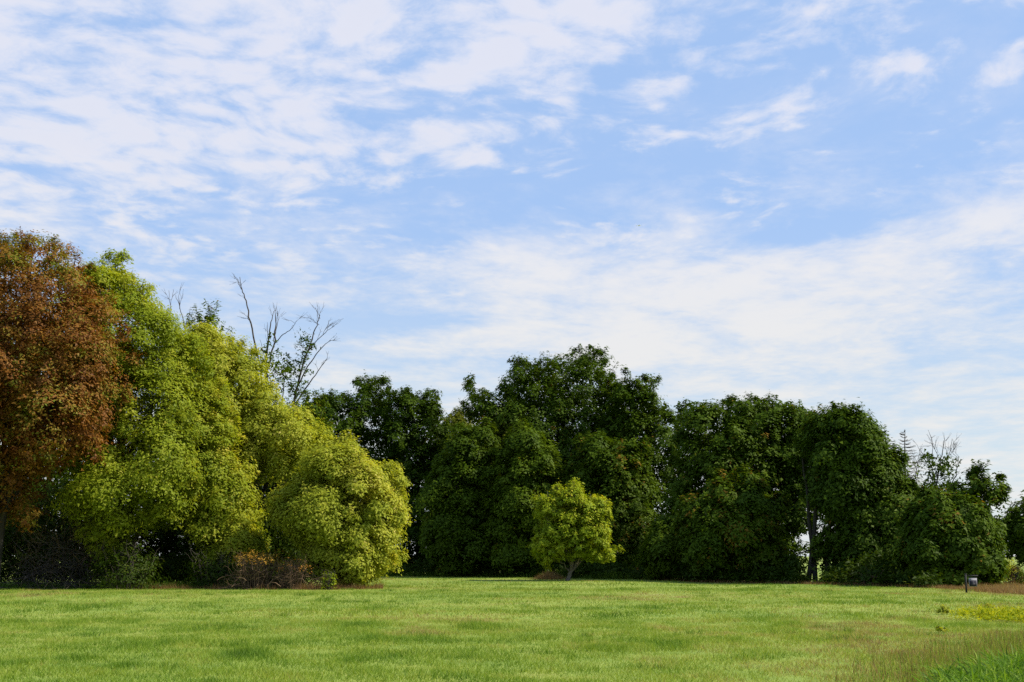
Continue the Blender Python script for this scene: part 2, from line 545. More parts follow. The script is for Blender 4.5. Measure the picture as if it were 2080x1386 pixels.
    cr = rng.uniform(*clump_r, nc) * np.clip(sr[si] / 0.55, 0.55, 1.15)
    # keep clumps off the ground
    gzv = gz(pos[:, 0], pos[:, 1])
    pos[:, 2] = np.maximum(pos[:, 2], gzv + 0.25 + 0.3 * rng.random(nc))
    lobe_t = rng.normal(0, tint_sd * 0.6, len(Lc))
    tc_ = tint_mu + lobe_t[li] + rng.normal(0, tint_sd * 0.7, nc)
    if tint_fn is not None:
        tc_ = tint_fn(pos, tc_, li, dr, sh)
    V, Q, T = leaves_for(pos, dr, cr, per, leaf, wid, droop, tc_)
    Vs, Qs, Ts = [V], [Q], [T]
    nv = len(V)
    tw = Tubes(4)
    # sprigs that break the outline
    if sprig:
        edge = np.where(Lc[:, 2] > lo[1] + 0.35 * (hi[1] - lo[1]))[0]
        ns = int(sprig * len(edge) * 2.2)
        if ns:
            ei = rng.choice(edge, ns)
            sd = unit(unit(Lc[ei] - ctr_ax) * np.array([1, 1, 0.8]) + rng.normal(0, 0.35, (ns, 3)) + np.array([0, 0, 0.55]))
            p0 = Lc[ei] + sd * Lr[ei][:, None] * 0.7
            ln = Lr[ei] * rng.uniform(0.45, 0.85, ns)
            cp, cd, ct = [], [], []
            for kk in range(ns):
                p1 = p0[kk] + sd[kk] * ln[kk]
                if poly_dist(P2, p1[None, [0, 2]])[0] < -0.6:
                    p1 = p0[kk] + sd[kk] * ln[kk] * 0.5
                tw.add(curve(p0[kk] - sd[kk] * 0.4, p1, 4, jit=0.03), 0.022, 0.008)
                for tt in (0.25, 0.55, 0.8, 1.0):
                    cp.append(p0[kk] * (1 - tt) + p1 * tt + rng.normal(0, 0.10, 3)); cd.append(sd[kk]); ct.append(tint_mu + rng.normal(0.1, tint_sd))
            cp, cd, ct = np.array(cp), np.array(cd), np.array(ct)
            if tint_fn is not None:
                ct = tint_fn(cp, ct, None, cd, np.ones(len(cp)))
            V, Q, T = leaves_for(cp, cd, rng.uniform(0.16, 0.30, len(cp)), max(5, per // 2), leaf, wid, droop, ct, flat=0.8)
            Vs.append(V); Qs.append(Q + nv); Ts.append(T); nv += len(V)
    # deep foliage in the heart of every lobe: bigger, sparser leaves that close the crown
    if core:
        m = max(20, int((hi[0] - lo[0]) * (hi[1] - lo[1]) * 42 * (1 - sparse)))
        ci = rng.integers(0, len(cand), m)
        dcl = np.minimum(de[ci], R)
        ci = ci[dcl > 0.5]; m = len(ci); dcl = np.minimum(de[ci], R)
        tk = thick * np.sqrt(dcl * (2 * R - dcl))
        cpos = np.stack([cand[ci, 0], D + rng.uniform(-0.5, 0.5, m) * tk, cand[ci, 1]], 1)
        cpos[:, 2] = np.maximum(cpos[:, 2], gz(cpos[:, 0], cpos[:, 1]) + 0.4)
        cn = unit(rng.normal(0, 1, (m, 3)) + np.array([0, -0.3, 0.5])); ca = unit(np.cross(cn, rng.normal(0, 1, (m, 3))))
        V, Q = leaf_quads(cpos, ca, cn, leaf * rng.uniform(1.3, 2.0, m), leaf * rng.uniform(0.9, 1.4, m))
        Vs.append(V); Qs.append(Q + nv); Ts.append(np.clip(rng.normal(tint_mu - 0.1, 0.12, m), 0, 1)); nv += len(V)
    loc = (float(base[0]), float(base[1]), float(base[2]))
    rt = root(name, loc, label, cat, group)
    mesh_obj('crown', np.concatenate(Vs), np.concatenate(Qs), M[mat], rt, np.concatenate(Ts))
    TRI[0] += sum(len(q) for q in Qs)
    # trunk and limbs
    tr = Tubes(8)
    br = Tubes(5)
    hgt = hi[1] - base[2]
    forks = []
    for st in range(stems):
        b0 = base + np.array([rng.uniform(-0.5, 0.5), rng.uniform(-0.4, 0.4), 0]) * (st > 0) * 1.6
        tip = np.array([ctr[0] + rng.uniform(-0.12, 0.12) * (hi[0] - lo[0]) * (1 + st), D + rng.uniform(-0.5, 0.5), base[2] + hgt * rng.uniform(0.72, 0.86)])
        path = curve(b0, tip, 10, (rng.uniform(-0.3, 0.3), 0, 0), 0.05)
        rr = np.linspace(1, 0.16, 10) ** 0.8 * trunk_r * (1 if st == 0 else 0.75); rr[0] *= 1.5; rr[1] *= 1.1
        tr.add(path, rr)
        forks.append(path)
    order = rng.permutation(len(Lc))[:branch_n]
    for i in order:
        path = forks[rng.integers(len(forks))]
        h = np.clip((Lc[i][2] - base[2]) / max(hgt, 0.1) * 0.62 - 0.05, fork * 0.5, 0.85)
        k = int(np.clip(h / 0.8 * 9, 1, 8))
        p0 = path[k]
        dd = np.linalg.norm(Lc[i] - p0)
        br.add(curve(p0, Lc[i], 7, (0, 0, 0.12 * dd), 0.06), min(trunk_r * 0.55, 0.03 + 0.018 * dd), 0.02)
    for i in rng.permutation(len(Lc))[:branch_n * 2]:
        for _ in range(2):
            dv = unit(rng.normal(0, 1, 3) + np.array([0, 0, 0.3]))
            br.add(curve(Lc[i] - dv * Lr[i] * 0.2, Lc[i] + dv * Lr[i] * 0.95, 4, (0, 0, 0.08), 0.03), 0.022, 0.007, 4)
    if extra:
        extra(tr, br, base)
    tr.build('trunk', M[bark], rt)
    if tw.n:
        br.V += tw.V; br.Q += [q + br.n for q in tw.Q]; br.n += tw.n
    tag(br.build('branches', M[bark], rt), kind='stuff')
    return rt


# ------------------------------------------------------------------ ground
m, k = new_mat('field_soil')
gco = k.n.new('ShaderNodeTexCoord').outputs['Object']
n1 = k.noise(gco, 0.10, 4, 0.55)
n2 = k.noise(gco, 0.9, 5, 0.6)
n3 = k.noise(gco, 14.0, 4, 0.7)
f_ = k.m('ADD', k.m('ADD', k.m('MULTIPLY', n1, 0.55), k.m('MULTIPLY', n2, 0.35)), k.m('MULTIPLY', n3, 0.25))
gc = k.ramp(f_, [(0.34, (0.07, 0.13, 0.010)), (0.50, (0.14, 0.21, 0.016)), (0.62, (0.20, 0.25, 0.025)), (0.76, (0.22, 0.18, 0.06))])
p = k.n.new('ShaderNodeBsdfPrincipled'); k.l.new(gc, p.inputs['Base Color']); p.inputs['Roughness'].default_value = 0.95
b = k.n.new('ShaderNodeBump'); b.inputs['Strength'].default_value = 0.6; b.inputs['Distance'].default_value = 0.05
k.l.new(n3, b.inputs['Height']); k.l.new(b.outputs[0], p.inputs['Normal'])
o = k.n.new('ShaderNodeOutputMaterial'); k.l.new(p.outputs[0], o.inputs[0])
M['ground'] = m

gx = np.concatenate([[-6000, -2500, -1000, -500], np.arange(-260, 261, 2.5), [500, 1000, 2500, 6000]])
gy = np.concatenate([[-3000, -1000, -300], np.arange(-60, 321, 2.5), [500, 1000, 2500, 8000]])
X, Y = np.meshgrid(gx, gy)
V = np.stack([X.ravel(), Y.ravel(), gz(X.ravel(), Y.ravel())], 1)
nx, ny = len(gx), len(gy)
i, j = np.meshgrid(np.arange(nx - 1), np.arange(ny - 1))
a_ = (j * nx + i).ravel()
g = mesh_obj('ground', V, np.stack([a_, a_ + 1, a_ + nx + 1, a_ + nx], 1), M['ground'], smooth=True)
tag(g, kind='structure')


# ------------------------------------------------------------------ trees, the near group
def rust_tint(pos, t, li, dr, sh):
    n = fbm(pos[:, 0] + pos[:, 1], pos[:, 2], 0.55, 3, 3)
    topness = np.clip((pos[:, 2] - 13.5) / 4.0, 0, 1)
    green = np.clip((n - 0.50) * 4, 0, 1) * 0.34 + topness * 0.30
    # outer tips keep their green
    green = green + (rng.random(len(t)) < 0.20) * 0.32
    return t * 0.8 + green


near = 'tall trees at the near edge of the field'
BROAD = dict(dome=0.40, leaf=0.15, wid=0.62, per=22, mul=1.75, wob=7, clump_r=(0.28, 0.58), bark='bark_dark')
tree('maple_tree', 'tall tree with rust red dying leaves and green tips, beside the bright green tree', 'tree',
     [(-170, 1010), (-190, 732), (-140, 580), (-60, 510), (30, 494), (85, 505), (140, 512), (175, 550), (215, 595), (245, 657), (262, 704), (250, 769), (256, 834), (236, 872), (238, 935), (215, 975), (180, 950), (130, 965), (85, 965), (52, 1010), (42, 1060), (10, 1070), (-40, 1060), (-110, 1040)],
     66, 'rust', 80000, -20, 0.34, rl=1.7, thick=0.9, tint_mu=0.40, tint_sd=0.15, tint_fn=rust_tint, sprig=0.8, branch_n=26, fork=0.3, group=near, **BROAD)
tree('maple_tree', 'tall bright green leafy tree between the rust red tree and the yellow tree', 'tree',
     [(165, 595), (200, 553), (235, 545), (275, 565), (310, 595), (330, 624), (355, 657), (378, 704), (398, 769), (412, 844), (420, 930), (412, 1010), (385, 1060), (330, 1075), (300, 1092), (262, 1085), (240, 1130), (205, 1145), (180, 1090), (170, 1000), (140, 900), (120, 760), (135, 657)],
     70, 'lime', 88000, 250, 0.30, rl=2.0, thick=0.8, tint_mu=0.5, branch_n=18, sprig=0.9, group=near, **BROAD)
tree('maple_tree', 'slim green tree with hanging lobes in front of the yellow tree', 'tree',
     [(370, 850), (395, 790), (430, 770), (462, 800), (470, 850), (482, 915), (500, 990), (520, 1070), (548, 1112), (505, 1142), (440, 1135), (395, 1110), (372, 1040), (365, 940)],
     71.5, 'lime', 38000, 440, 0.20, rl=1.1, thick=0.9, tint_mu=0.62, branch_n=12, sprig=0.9, group=near, **BROAD)
tree('maple_tree', 'yellow olive tree with arching dark limbs below a wide crown', 'tree',
     [(366, 740), (385, 695), (425, 668), (480, 698), (515, 715), (540, 755), (556, 800), (600, 818), (637, 855), (655, 905), (652, 950), (600, 985), (545, 975), (500, 985), (440, 960), (390, 870)],
     76, 'yellow', 52000, 500, 0.26, rl=1.25, gap=0.74, thick=0.95, tint_mu=0.5, branch_n=30, sprig=0.9, group=near, fork=0.3, **BROAD)
tree('maple_tree', 'low rounded yellow green tree at the field end of the near group', 'tree',
     [(560, 1010), (610, 985), (640, 940), (665, 915), (700, 900), (735, 910), (752, 935), (790, 945), (806, 960), (808, 1000), (820, 1035), (829, 1055), (814, 1080), (808, 1120), (796, 1150), (772, 1172), (720, 1188), (680, 1192), (650, 1172), (625, 1140), (595, 1090), (565, 1050)],
     69, 'yellow', 84000, 690, 0.24, rl=1.3, rmin=0.35, gap=0.72, thick=0.95, tint_mu=0.52, branch_n=24, sprig=0.8, group=near, stems=3, **BROAD)
tree('ash_tree', 'dark green tree showing its top over the slim green tree', 'tree',
     [(368, 690), (385, 652), (408, 640), (430, 620), (448, 640), (456, 690), (475, 740), (500, 850), (500, 1000), (470, 1110), (320, 1110), (290, 1000), (310, 860), (345, 730)],
     86, 'mid', 14000, 410, 0.22, rl=1.2, leaf=0.24, per=12, thick=0.6, sprig=0.6, group=near)
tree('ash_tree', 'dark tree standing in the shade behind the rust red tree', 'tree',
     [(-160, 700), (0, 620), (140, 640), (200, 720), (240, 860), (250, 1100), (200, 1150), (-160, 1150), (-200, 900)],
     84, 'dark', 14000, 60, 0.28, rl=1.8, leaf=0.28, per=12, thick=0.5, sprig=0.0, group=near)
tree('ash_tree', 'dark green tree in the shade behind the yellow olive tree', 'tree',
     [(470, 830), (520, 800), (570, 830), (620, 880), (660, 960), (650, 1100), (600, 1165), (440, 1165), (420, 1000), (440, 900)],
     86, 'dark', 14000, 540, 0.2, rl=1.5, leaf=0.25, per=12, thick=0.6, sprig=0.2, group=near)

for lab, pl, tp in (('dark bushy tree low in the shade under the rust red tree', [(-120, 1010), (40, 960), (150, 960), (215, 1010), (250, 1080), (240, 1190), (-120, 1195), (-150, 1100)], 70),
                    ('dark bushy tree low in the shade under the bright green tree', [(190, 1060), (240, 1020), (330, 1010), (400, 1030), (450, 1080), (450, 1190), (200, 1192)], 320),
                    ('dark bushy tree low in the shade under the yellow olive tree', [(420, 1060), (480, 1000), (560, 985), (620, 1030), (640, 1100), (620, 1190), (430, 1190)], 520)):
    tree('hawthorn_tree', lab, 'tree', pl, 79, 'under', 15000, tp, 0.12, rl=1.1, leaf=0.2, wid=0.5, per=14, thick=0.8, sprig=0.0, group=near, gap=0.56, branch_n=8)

# ------------------------------------------------------------------ the far dark tree line
far = 'dark trees of the far tree line'
DK = dict(leaf=0.215, wid=0.70, per=22, mul=2.4, wob=13, clump_r=(0.28, 0.6), droop=0.6, bark='bark_dark', group=far)
tree('oak_tree', 'mid green tree just behind the yellow olive tree', 'tree',
     [(585, 840), (622, 802), (650, 815), (668, 860), (664, 960), (640, 1060), (600, 1110), (560, 1060), (560, 900)], 112, 'mid', 9000, 610, rl=1.6, thick=0.8, **DK)
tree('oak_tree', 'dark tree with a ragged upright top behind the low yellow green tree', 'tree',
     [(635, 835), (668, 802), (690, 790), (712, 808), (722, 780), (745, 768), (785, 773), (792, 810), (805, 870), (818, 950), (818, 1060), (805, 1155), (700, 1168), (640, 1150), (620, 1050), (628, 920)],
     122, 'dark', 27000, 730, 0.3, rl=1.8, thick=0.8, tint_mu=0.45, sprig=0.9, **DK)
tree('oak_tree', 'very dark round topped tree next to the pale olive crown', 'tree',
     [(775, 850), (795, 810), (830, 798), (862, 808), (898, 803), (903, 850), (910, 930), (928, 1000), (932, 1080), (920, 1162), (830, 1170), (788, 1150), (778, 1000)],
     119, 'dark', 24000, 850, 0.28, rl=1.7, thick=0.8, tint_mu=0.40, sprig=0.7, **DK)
tree('oak_tree', 'pale olive tree rising behind the dark round topped tree', 'tree',
     [(880, 880), (905, 842), (938, 832), (965, 848), (988, 880), (1005, 960), (985, 1050), (900, 1060), (878, 950)], 128, 'olive', 9000, 935, rl=1.6, thick=0.8, sprig=0.4, **DK)
tree('oak_tree', 'olive green crown at the foot of the tallest dark tree', 'tree',
     [(968, 890), (998, 846), (1040, 835), (1078, 850), (1090, 900), (1085, 980), (1070, 1080), (985, 1080), (970, 980)], 113, 'olive', 10000, 1030, rl=1.5, thick=0.8, tint_mu=0.3, sprig=0.3, **DK)
tree('walnut_tree', 'tallest dark tree of the far tree line with a stepped broken top', 'tree',
     [(944, 792), (960, 778), (980, 792), (1000, 800), (1012, 812), (1028, 785), (1042, 765), (1050, 738), (1078, 746), (1100, 735), (1122, 720), (1150, 736), (1165, 714), (1190, 724), (1218, 713), (1240, 738), (1238, 775), (1262, 790), (1285, 830), (1300, 900), (1310, 1000), (1300, 1100), (1280, 1165), (1150, 1172), (1020, 1165), (1000, 1000), (985, 890), (952, 850), (946, 820)],
     116, 'dark', 56000, 1160, 0.42, rl=2.1, rmin=0.32, thick=0.75, tint_mu=0.52, sprig=0.7, branch_n=22, **DK)
tree('walnut_tree', 'loose dark tree with sky showing through its top beside the tallest tree', 'tree',
     [(1225, 800), (1250, 765), (1268, 752), (1288, 775), (1312, 768), (1337, 778), (1332, 805), (1352, 830), (1374, 845), (1390, 900), (1396, 1000), (1385, 1100), (1360, 1168), (1240, 1168), (1215, 1000), (1215, 880)],
     110, 'dark', 23000, 1310, 0.3, rl=1.4, thick=0.7, tint_mu=0.55, sparse=0.25, sprig=0.9, branch_n=20, **DK)
tree('walnut_tree', 'dark tree with a few brown leaves in front of the pale olive crown', 'tree',
     [(868, 1010), (900, 905), (930, 872), (968, 864), (1005, 880), (1020, 930), (1025, 1020), (1030, 1100), (1020, 1165), (900, 1168), (865, 1110)],
     107, 'mid', 30000, 950, 0.26, rl=1.5, thick=0.85, tint_mu=0.40, tint_sd=0.2, sprig=0.4, **DK)
tree('walnut_tree', 'mid green layered tree behind the small bright lone tree', 'tree',
     [(1000, 960), (1025, 905), (1050, 872), (1075, 864), (1105, 890), (1125, 930), (1147, 980), (1152, 1050), (1135, 1120), (1112, 1165), (1010, 1168), (1000, 1080)],
     104, 'mid', 27000, 1070, 0.24, rl=1.3, thick=0.9, tint_mu=0.50, sprig=0.4, **DK)
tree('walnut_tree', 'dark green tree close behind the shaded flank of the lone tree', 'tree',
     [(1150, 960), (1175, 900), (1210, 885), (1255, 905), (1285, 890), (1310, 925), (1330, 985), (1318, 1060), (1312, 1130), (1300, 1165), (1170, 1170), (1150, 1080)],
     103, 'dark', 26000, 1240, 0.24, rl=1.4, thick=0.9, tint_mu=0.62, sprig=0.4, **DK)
tree('hawthorn_tree', 'low dark bushy tree standing between two taller dark trees', 'tree',
     [(1308, 1110), (1325, 1070), (1355, 1045), (1390, 1050), (1412, 1080), (1417, 1130), (1405, 1168), (1312, 1168)],
     92, 'mid', 9000, 1360, 0.16, rl=1.0, thick=0.9, tint_mu=0.42, sprig=0.4, **DK)
tree('walnut_tree', 'broad round headed dark tree beside the gap in the tree line', 'tree',
     [(1372, 880), (1395, 840), (1440, 828), (1480, 811), (1520, 818), (1555, 811), (1575, 825), (1602, 820), (1632, 842), (1634, 890), (1632, 950), (1624, 1010), (1606, 1060), (1626, 1100), (1628, 1160), (1400, 1172), (1380, 1100), (1370, 1000)],
     95, 'dark', 42000, 1510, 0.34, rl=1.6, thick=0.8, tint_mu=0.55, sprig=0.6, branch_n=22, **DK)
tree('hawthorn_tree', 'lighter green bushy tree low in front of the round headed tree', 'tree',
     [(1388, 1050), (1405, 1005), (1430, 1012), (1455, 968), (1485, 985), (1510, 955), (1545, 972), (1556, 1010), (1582, 1022), (1578, 1080), (1590, 1115), (1612, 1150), (1595, 1178), (1420, 1178), (1400, 1130)],
     87, 'dark', 24000, 1500, 0.2, rl=1.15, rmin=0.3, thick=0.9, tint_mu=0.66, sprig=0.6, edge=1.5, gap=0.74, **DK)


tree('ash_tree', 'thin dark tree filling the gap behind the bare trunks', 'tree',
     [(1592, 900), (1615, 850), (1650, 840), (1680, 880), (1690, 980), (1675, 1050), (1660, 1085), (1636, 1070), (1622, 1095), (1600, 1085), (1588, 1000)],
     93, 'dark', 7000, 1600, 0.14, rl=0.95, rmin=0.3, thick=0.7, tint_mu=0.5, sparse=0.12, sprig=0.5, gap=0.72, **DK)


def gap_trunks(tr, br, base):
    for px0, px1, ptop in ((1640, 1662, 880), (1655, 1628, 930), (1676, 1690, 860)):
        q0 = np.array([at(px0, 1150, 83)[0], 83, -0.05]); q1 = at(px1, ptop, 83)
        tr.add(curve(q0, q1, 9, (0.12, 0, 0), 0.05), 0.17, 0.05)
    q = at(1650, 1120, 83); q2 = at(1620, 1129, 82.6)
    br.add(curve(q, q2, 6, (0, 0, 0.12), 0.03), 0.07, 0.03)


tree('walnut_tree', 'dark domed tree with bare trunks and sky gaps along one side', 'tree',
     [(1627, 900), (1640, 835), (1670, 842), (1695, 826), (1730, 836), (1757, 845), (1776, 880), (1802, 893), (1818, 920), (1832, 960), (1852, 1010), (1856, 1080), (1846, 1150), (1800, 1182), (1690, 1182), (1668, 1120), (1668, 1060), (1638, 1010), (1630, 950)],
     83, 'dark', 38000, 1735, 0.28, rl=1.3, thick=0.85, tint_mu=0.50, sprig=0.6, branch_n=20, extra=gap_trunks, **DK)
tree('hawthorn_tree', 'dark bushy tree spreading behind the black sign post', 'tree',
     [(1845, 1060), (1858, 1020), (1885, 1000), (1915, 1012), (1950, 1008), (1985, 1040), (2010, 1075), (2022, 1110), (2026, 1150), (2012, 1196), (1900, 1198), (1850, 1180), (1838, 1120)],
     74, 'dark', 27000, 1930, 0.2, rl=0.95, rmin=0.3, thick=0.85, tint_mu=0.58, sprig=0.9, gap=0.74, edge=1.6, **DK)
tree('ash_tree', 'thin topped tree with separate leaf tufts against the pale sky', 'tree',
     [(1945, 990), (1962, 960), (1978, 946), (2005, 958), (2022, 972), (2042, 966), (2048, 990), (2034, 1030), (2030, 1080), (2000, 1130), (1950, 1120), (1940, 1050)],
     80, 'dark', 2600, 1985, 0.12, rl=0.62, rmin=0.25, edge=1.3, thick=0.8, tint_mu=0.5, sparse=0.55, sprig=0.7, fill=0.05, branch_n=26, core=False, **DK)
tree('ash_tree', 'dark leaning tree beyond the sign with pale shrubs beneath it', 'tree',
     [(2028, 1075), (2048, 1045), (2078, 1025), (2130, 1025), (2180, 1070), (2170, 1125), (2110, 1150), (2070, 1142), (2040, 1115)],
     84, 'dark', 8000, 2110, 0.2, rl=0.9, edge=1.4, gap=0.74, thick=0.9, tint_mu=0.5, sprig=0.6, **DK)

# the lone tree in the field


def lone_extra(tr, br, base):
    p0 = base + np.array([0.05, 0, 0.5])
    tr.add(curve(p0, base + np.array([1.0, -0.1, 2.1]), 7, (0.10, 0, -0.10), 0.02), 0.07, 0.035)


tree('young_maple_tree', 'small bright yellow green tree standing alone on the mown field', 'tree',
     [(1084, 1095), (1104, 1072), (1088, 1048), (1090, 1016), (1106, 1006), (1120, 1012), (1128, 994), (1144, 998), (1160, 985), (1180, 990), (1190, 1012), (1214, 1012), (1234, 1022), (1240, 1052), (1228, 1066), (1242, 1085), (1232, 1104), (1250, 1122), (1244, 1144), (1210, 1146), (1184, 1136), (1150, 1138), (1128, 1156), (1095, 1146), (1078, 1122)],
     90, 'lone', 30000, 1152, 0.115, rl=0.75, rmin=0.22, bark='bark_pale', mul=1.35, wob=5, gap=0.74, leaf=0.17, wid=0.62, per=14, clump_r=(0.2, 0.4), thick=0.9, tint_mu=0.5, sprig=1.0, branch_n=22, extra=lone_extra)

# ------------------------------------------------------------------ dead and half dead trees


def clumps_obj(points, mat, parent, rad=(0.2, 0.4), per=9, leaf=0.24, name='crown', tint=0.4, spread=0.0):
    P = np.asarray(points, float)
    d = unit(rng.normal(0, 1, P.shape) + np.array([0, 0, 0.5]))
    V, Q, T = leaves_for(P, d, rng.uniform(*rad, len(P)), per, leaf, 0.55, 0.3, np.clip(rng.normal(tint, 0.12, len(P)), 0, 1), flat=0.85)
    TRI[0] += 2 * len(Q)
    return mesh_obj(name, V, Q, M[mat], parent, T)


def bare_tree(name, label, base_px, D, limbs, leaf_pts=None, mat='mid', group=None, twigs=5, r0=0.12, leaf=0.24, cat='tree', trunk_r=0.2):
    """limbs: lists of photograph points from the fork up, each with a start radius"""
    bx = at(base_px, 1150, D)[0]
    bz = float(gz(bx, D)) - 0.05
    rt = root(name, (float(bx), float(D), bz), label, cat, group)
    tr, br = Tubes(7), Tubes(5)
    f0 = at(limbs[0][0][0][0], limbs[0][0][0][1], D)
    tr.add(curve((bx, D, bz), f0, 8, (0.15, 0, 0), 0.04), trunk_r, trunk_r * 0.7)
    tr.build('trunk', M['dead_wood'], rt)
    for n_, (pl, r) in enumerate(limbs):
        r = r * 0.72
        br = Tubes(5)
        dep = 0 if n_ == 0 else rng.uniform(-0.8, 0.8)
        pts = np.array([at(x, y, D + dep * (i / max(1, len(pl) - 1))) for i, (x, y) in enumerate(pl)])
        t = np.linspace(0, len(pts) - 1, len(pts) * 4)
        P = np.stack([np.interp(t, np.arange(len(pts)), pts[:, c_]) for c_ in range(3)], 1)
        P[1:-1] += rng.normal(0, 0.02, P[1:-1].shape)
        br.add(P, r, max(0.010, r * 0.22))
        dirv = unit(np.gradient(P, axis=0))
        for _ in range(twigs):
            i = rng.integers(len(P) // 3, len(P))
            dv = unit(dirv[i] + rng.normal(0, 0.45, 3)); ln = rng.uniform(0.3, 0.9)
            q = P[i] + dv * ln
            br.add(curve(P[i], q, 4, (0, 0, 0.05), 0.03), 0.012, 0.006, 4)
            for _2 in range(2):
                d2 = unit(dv + rng.normal(0, 0.5, 3))
                br.add(curve(P[i] + dv * ln * rng.uniform(0.4, 0.9), q + d2 * 0.3, 3), 0.009, 0.005, 3)
        br.build('branch', M['dead_wood'], rt)
    if leaf_pts:
        pts = []
        for (x, y, rx, ry, n) in leaf_pts:
            for _ in range(n):
                pts.append(at(x + rng.normal(0, rx), y + rng.normal(0, ry), D + rng.normal(0, 0.5)))
        clumps_obj(pts, mat, rt, leaf=leaf)
    return rt


dead = 'dead and half dead trees'
bare_tree('dead_tree', 'half dead tree with one tall bare curving stem above the yellow tree', 548, 88,
          [([(545, 900), (535, 800), (525, 730), (510, 660), (500, 610), (490, 585), (487, 563)], 0.12),
           ([(540, 800), (541, 720), (550, 660), (556, 632)], 0.11), ([(541, 760), (558, 690), (560, 650), (559, 630)], 0.10),
           ([(490, 588), (482, 566)], 0.03), ([(512, 668), (502, 640)], 0.03),
           ([(541, 740), (545, 690), (543, 655)], 0.06), ([(556, 700), (575, 680), (595, 665), (602, 652)], 0.05), ([(548, 800), (538, 730), (528, 690)], 0.05),
           ([(556, 695), (565, 650), (563, 635)], 0.04)],
          [(545, 735, 12, 16, 26), (562, 765, 14, 14, 22), (548, 705, 10, 10, 10), (575, 745, 10, 12, 8), (512, 725, 8, 8, 8)], 'mid', dead, twigs=3, leaf=0.22)
bare_tree('dead_tree', 'half dead leaning tree with bare forked top and leaf tufts on its stem', 590, 90,
          [([(590, 860), (600, 800), (615, 740), (630, 700), (642, 665), (650, 640)], 0.13),
           ([(595, 830), (620, 790), (645, 755), (665, 727)], 0.09), ([(600, 795), (625, 745), (655, 705), (671, 691)], 0.08),
           ([(625, 715), (645, 690), (665, 672), (680, 662)], 0.05), ([(650, 648), (641, 625)], 0.03), ([(648, 660), (632, 648)], 0.03), ([(656, 680), (668, 655)], 0.02),
           ([(572, 830), (578, 770), (585, 735)], 0.06)],
          [(622, 700, 6, 16, 16), (612, 745, 9, 22, 34), (600, 790, 10, 14, 26), (585, 740, 8, 14, 18), (590, 820, 16, 12, 26), (575, 765, 6, 14, 10), (618, 690, 6, 8, 8)], 'dark', dead, twigs=4, leaf=0.22)
bare_tree('dead_tree', 'thin dead twigs poking out beside the bright green tree', 372, 82,
          [([(400, 860), (385, 740), (374, 660), (366, 625), (357, 600)], 0.07), ([(374, 665), (384, 640)], 0.03), ([(350, 720), (347, 640), (343, 590)], 0.04), ([(347, 620), (352, 588)], 0.02), ([(366, 630), (362, 605)], 0.02)],
          None, 'mid', dead, twigs=2, trunk_r=0.1)
bare_tree('dead_tree', 'half dead tree with bare antler like tops behind the sign tree', 1905, 86,
          [([(1895, 1060), (1900, 1000), (1908, 950), (1915, 915), (1917, 895)], 0.09), ([(1903, 985), (1893, 950), (1878, 925), (1870, 918)], 0.05),
           ([(1912, 970), (1925, 930), (1935, 905)], 0.06), ([(1925, 930), (1920, 905)], 0.03), ([(1928, 925), (1940, 912)], 0.025),
           ([(1900, 1040), (1925, 1000), (1940, 970), (1947, 945), (1945, 930)], 0.08), ([(1905, 930), (1895, 900)], 0.03), ([(1895, 925), (1893, 893)], 0.03), ([(1935, 915), (1940, 902)], 0.02)],
          [(1885, 935, 10, 8, 22), (1900, 955, 16, 12, 34), (1920, 940, 10, 8, 18), (1890, 985, 18, 12, 36), (1925, 985, 14, 12, 24), (1905, 1010, 26, 12, 50), (1880, 1040, 20, 20, 50), (1945, 1000, 12, 14, 22)],
          'dark', dead, twigs=4, leaf=0.24)
bare_tree('dead_tree', 'thin dead sapling next to the bare dead conifer', 1860, 92,
          [([(1856, 1040), (1858, 980), (1863, 945), (1868, 915)], 0.06), ([(1860, 965), (1872, 940)], 0.025), ([(1861, 955), (1855, 935)], 0.02), ([(1858, 985), (1846, 965)], 0.02)], None, 'dark', dead, twigs=5, trunk_r=0.09)

# dead conifer: a spire with whorls of bare branches
D = 97.0
b0 = at(1838, 1150, D); b0[2] = -0.05
rt = root('dead_conifer', tuple(map(float, b0)), 'bare dead conifer spire with short level branches above the tree line', 'tree')
tr, br = Tubes(7), Tubes(4)
tp = at(1838, 874, D)
path = curve(b0, tp, 16, (0, 0, 0), 0.015)
tr.add(path, 0.20, 0.02)
tr.build('trunk', M['dead_wood'], rt)
for h in np.arange(0.34, 0.995, 0.021):
    p_ = b0 * (1 - h) + tp * h
    n_ = rng.integers(4, 7)
    ln0 = 0.16 + 0.95 * min(1, (1.02 - h) * 4.5)
    for q in range(n_):
        a0 = rng.uniform(0, 2 * math.pi); ln = ln0 * rng.uniform(0.6, 1.15)
        e_ = p_ + np.array([math.cos(a0) * ln, math.sin(a0) * ln, rng.uniform(-0.05, 0.16)])
        br.add(curve(p_, e_, 4, (0, 0, -0.06)), 0.03, 0.012)
        for t_ in (0.5, 0.75):
            s_ = p_ * (1 - t_) + e_ * t_
            br.add(curve(s_, s_ + np.array([math.cos(a0 + rng.choice([-0.9, 0.9])) * 0.3, math.sin(a0 + 0.9) * 0.3, rng.uniform(0, 0.12)]) * ln, 3), 0.010, 0.005, 3)
tag(br.build('branches', M['dead_wood'], rt), kind='stuff')


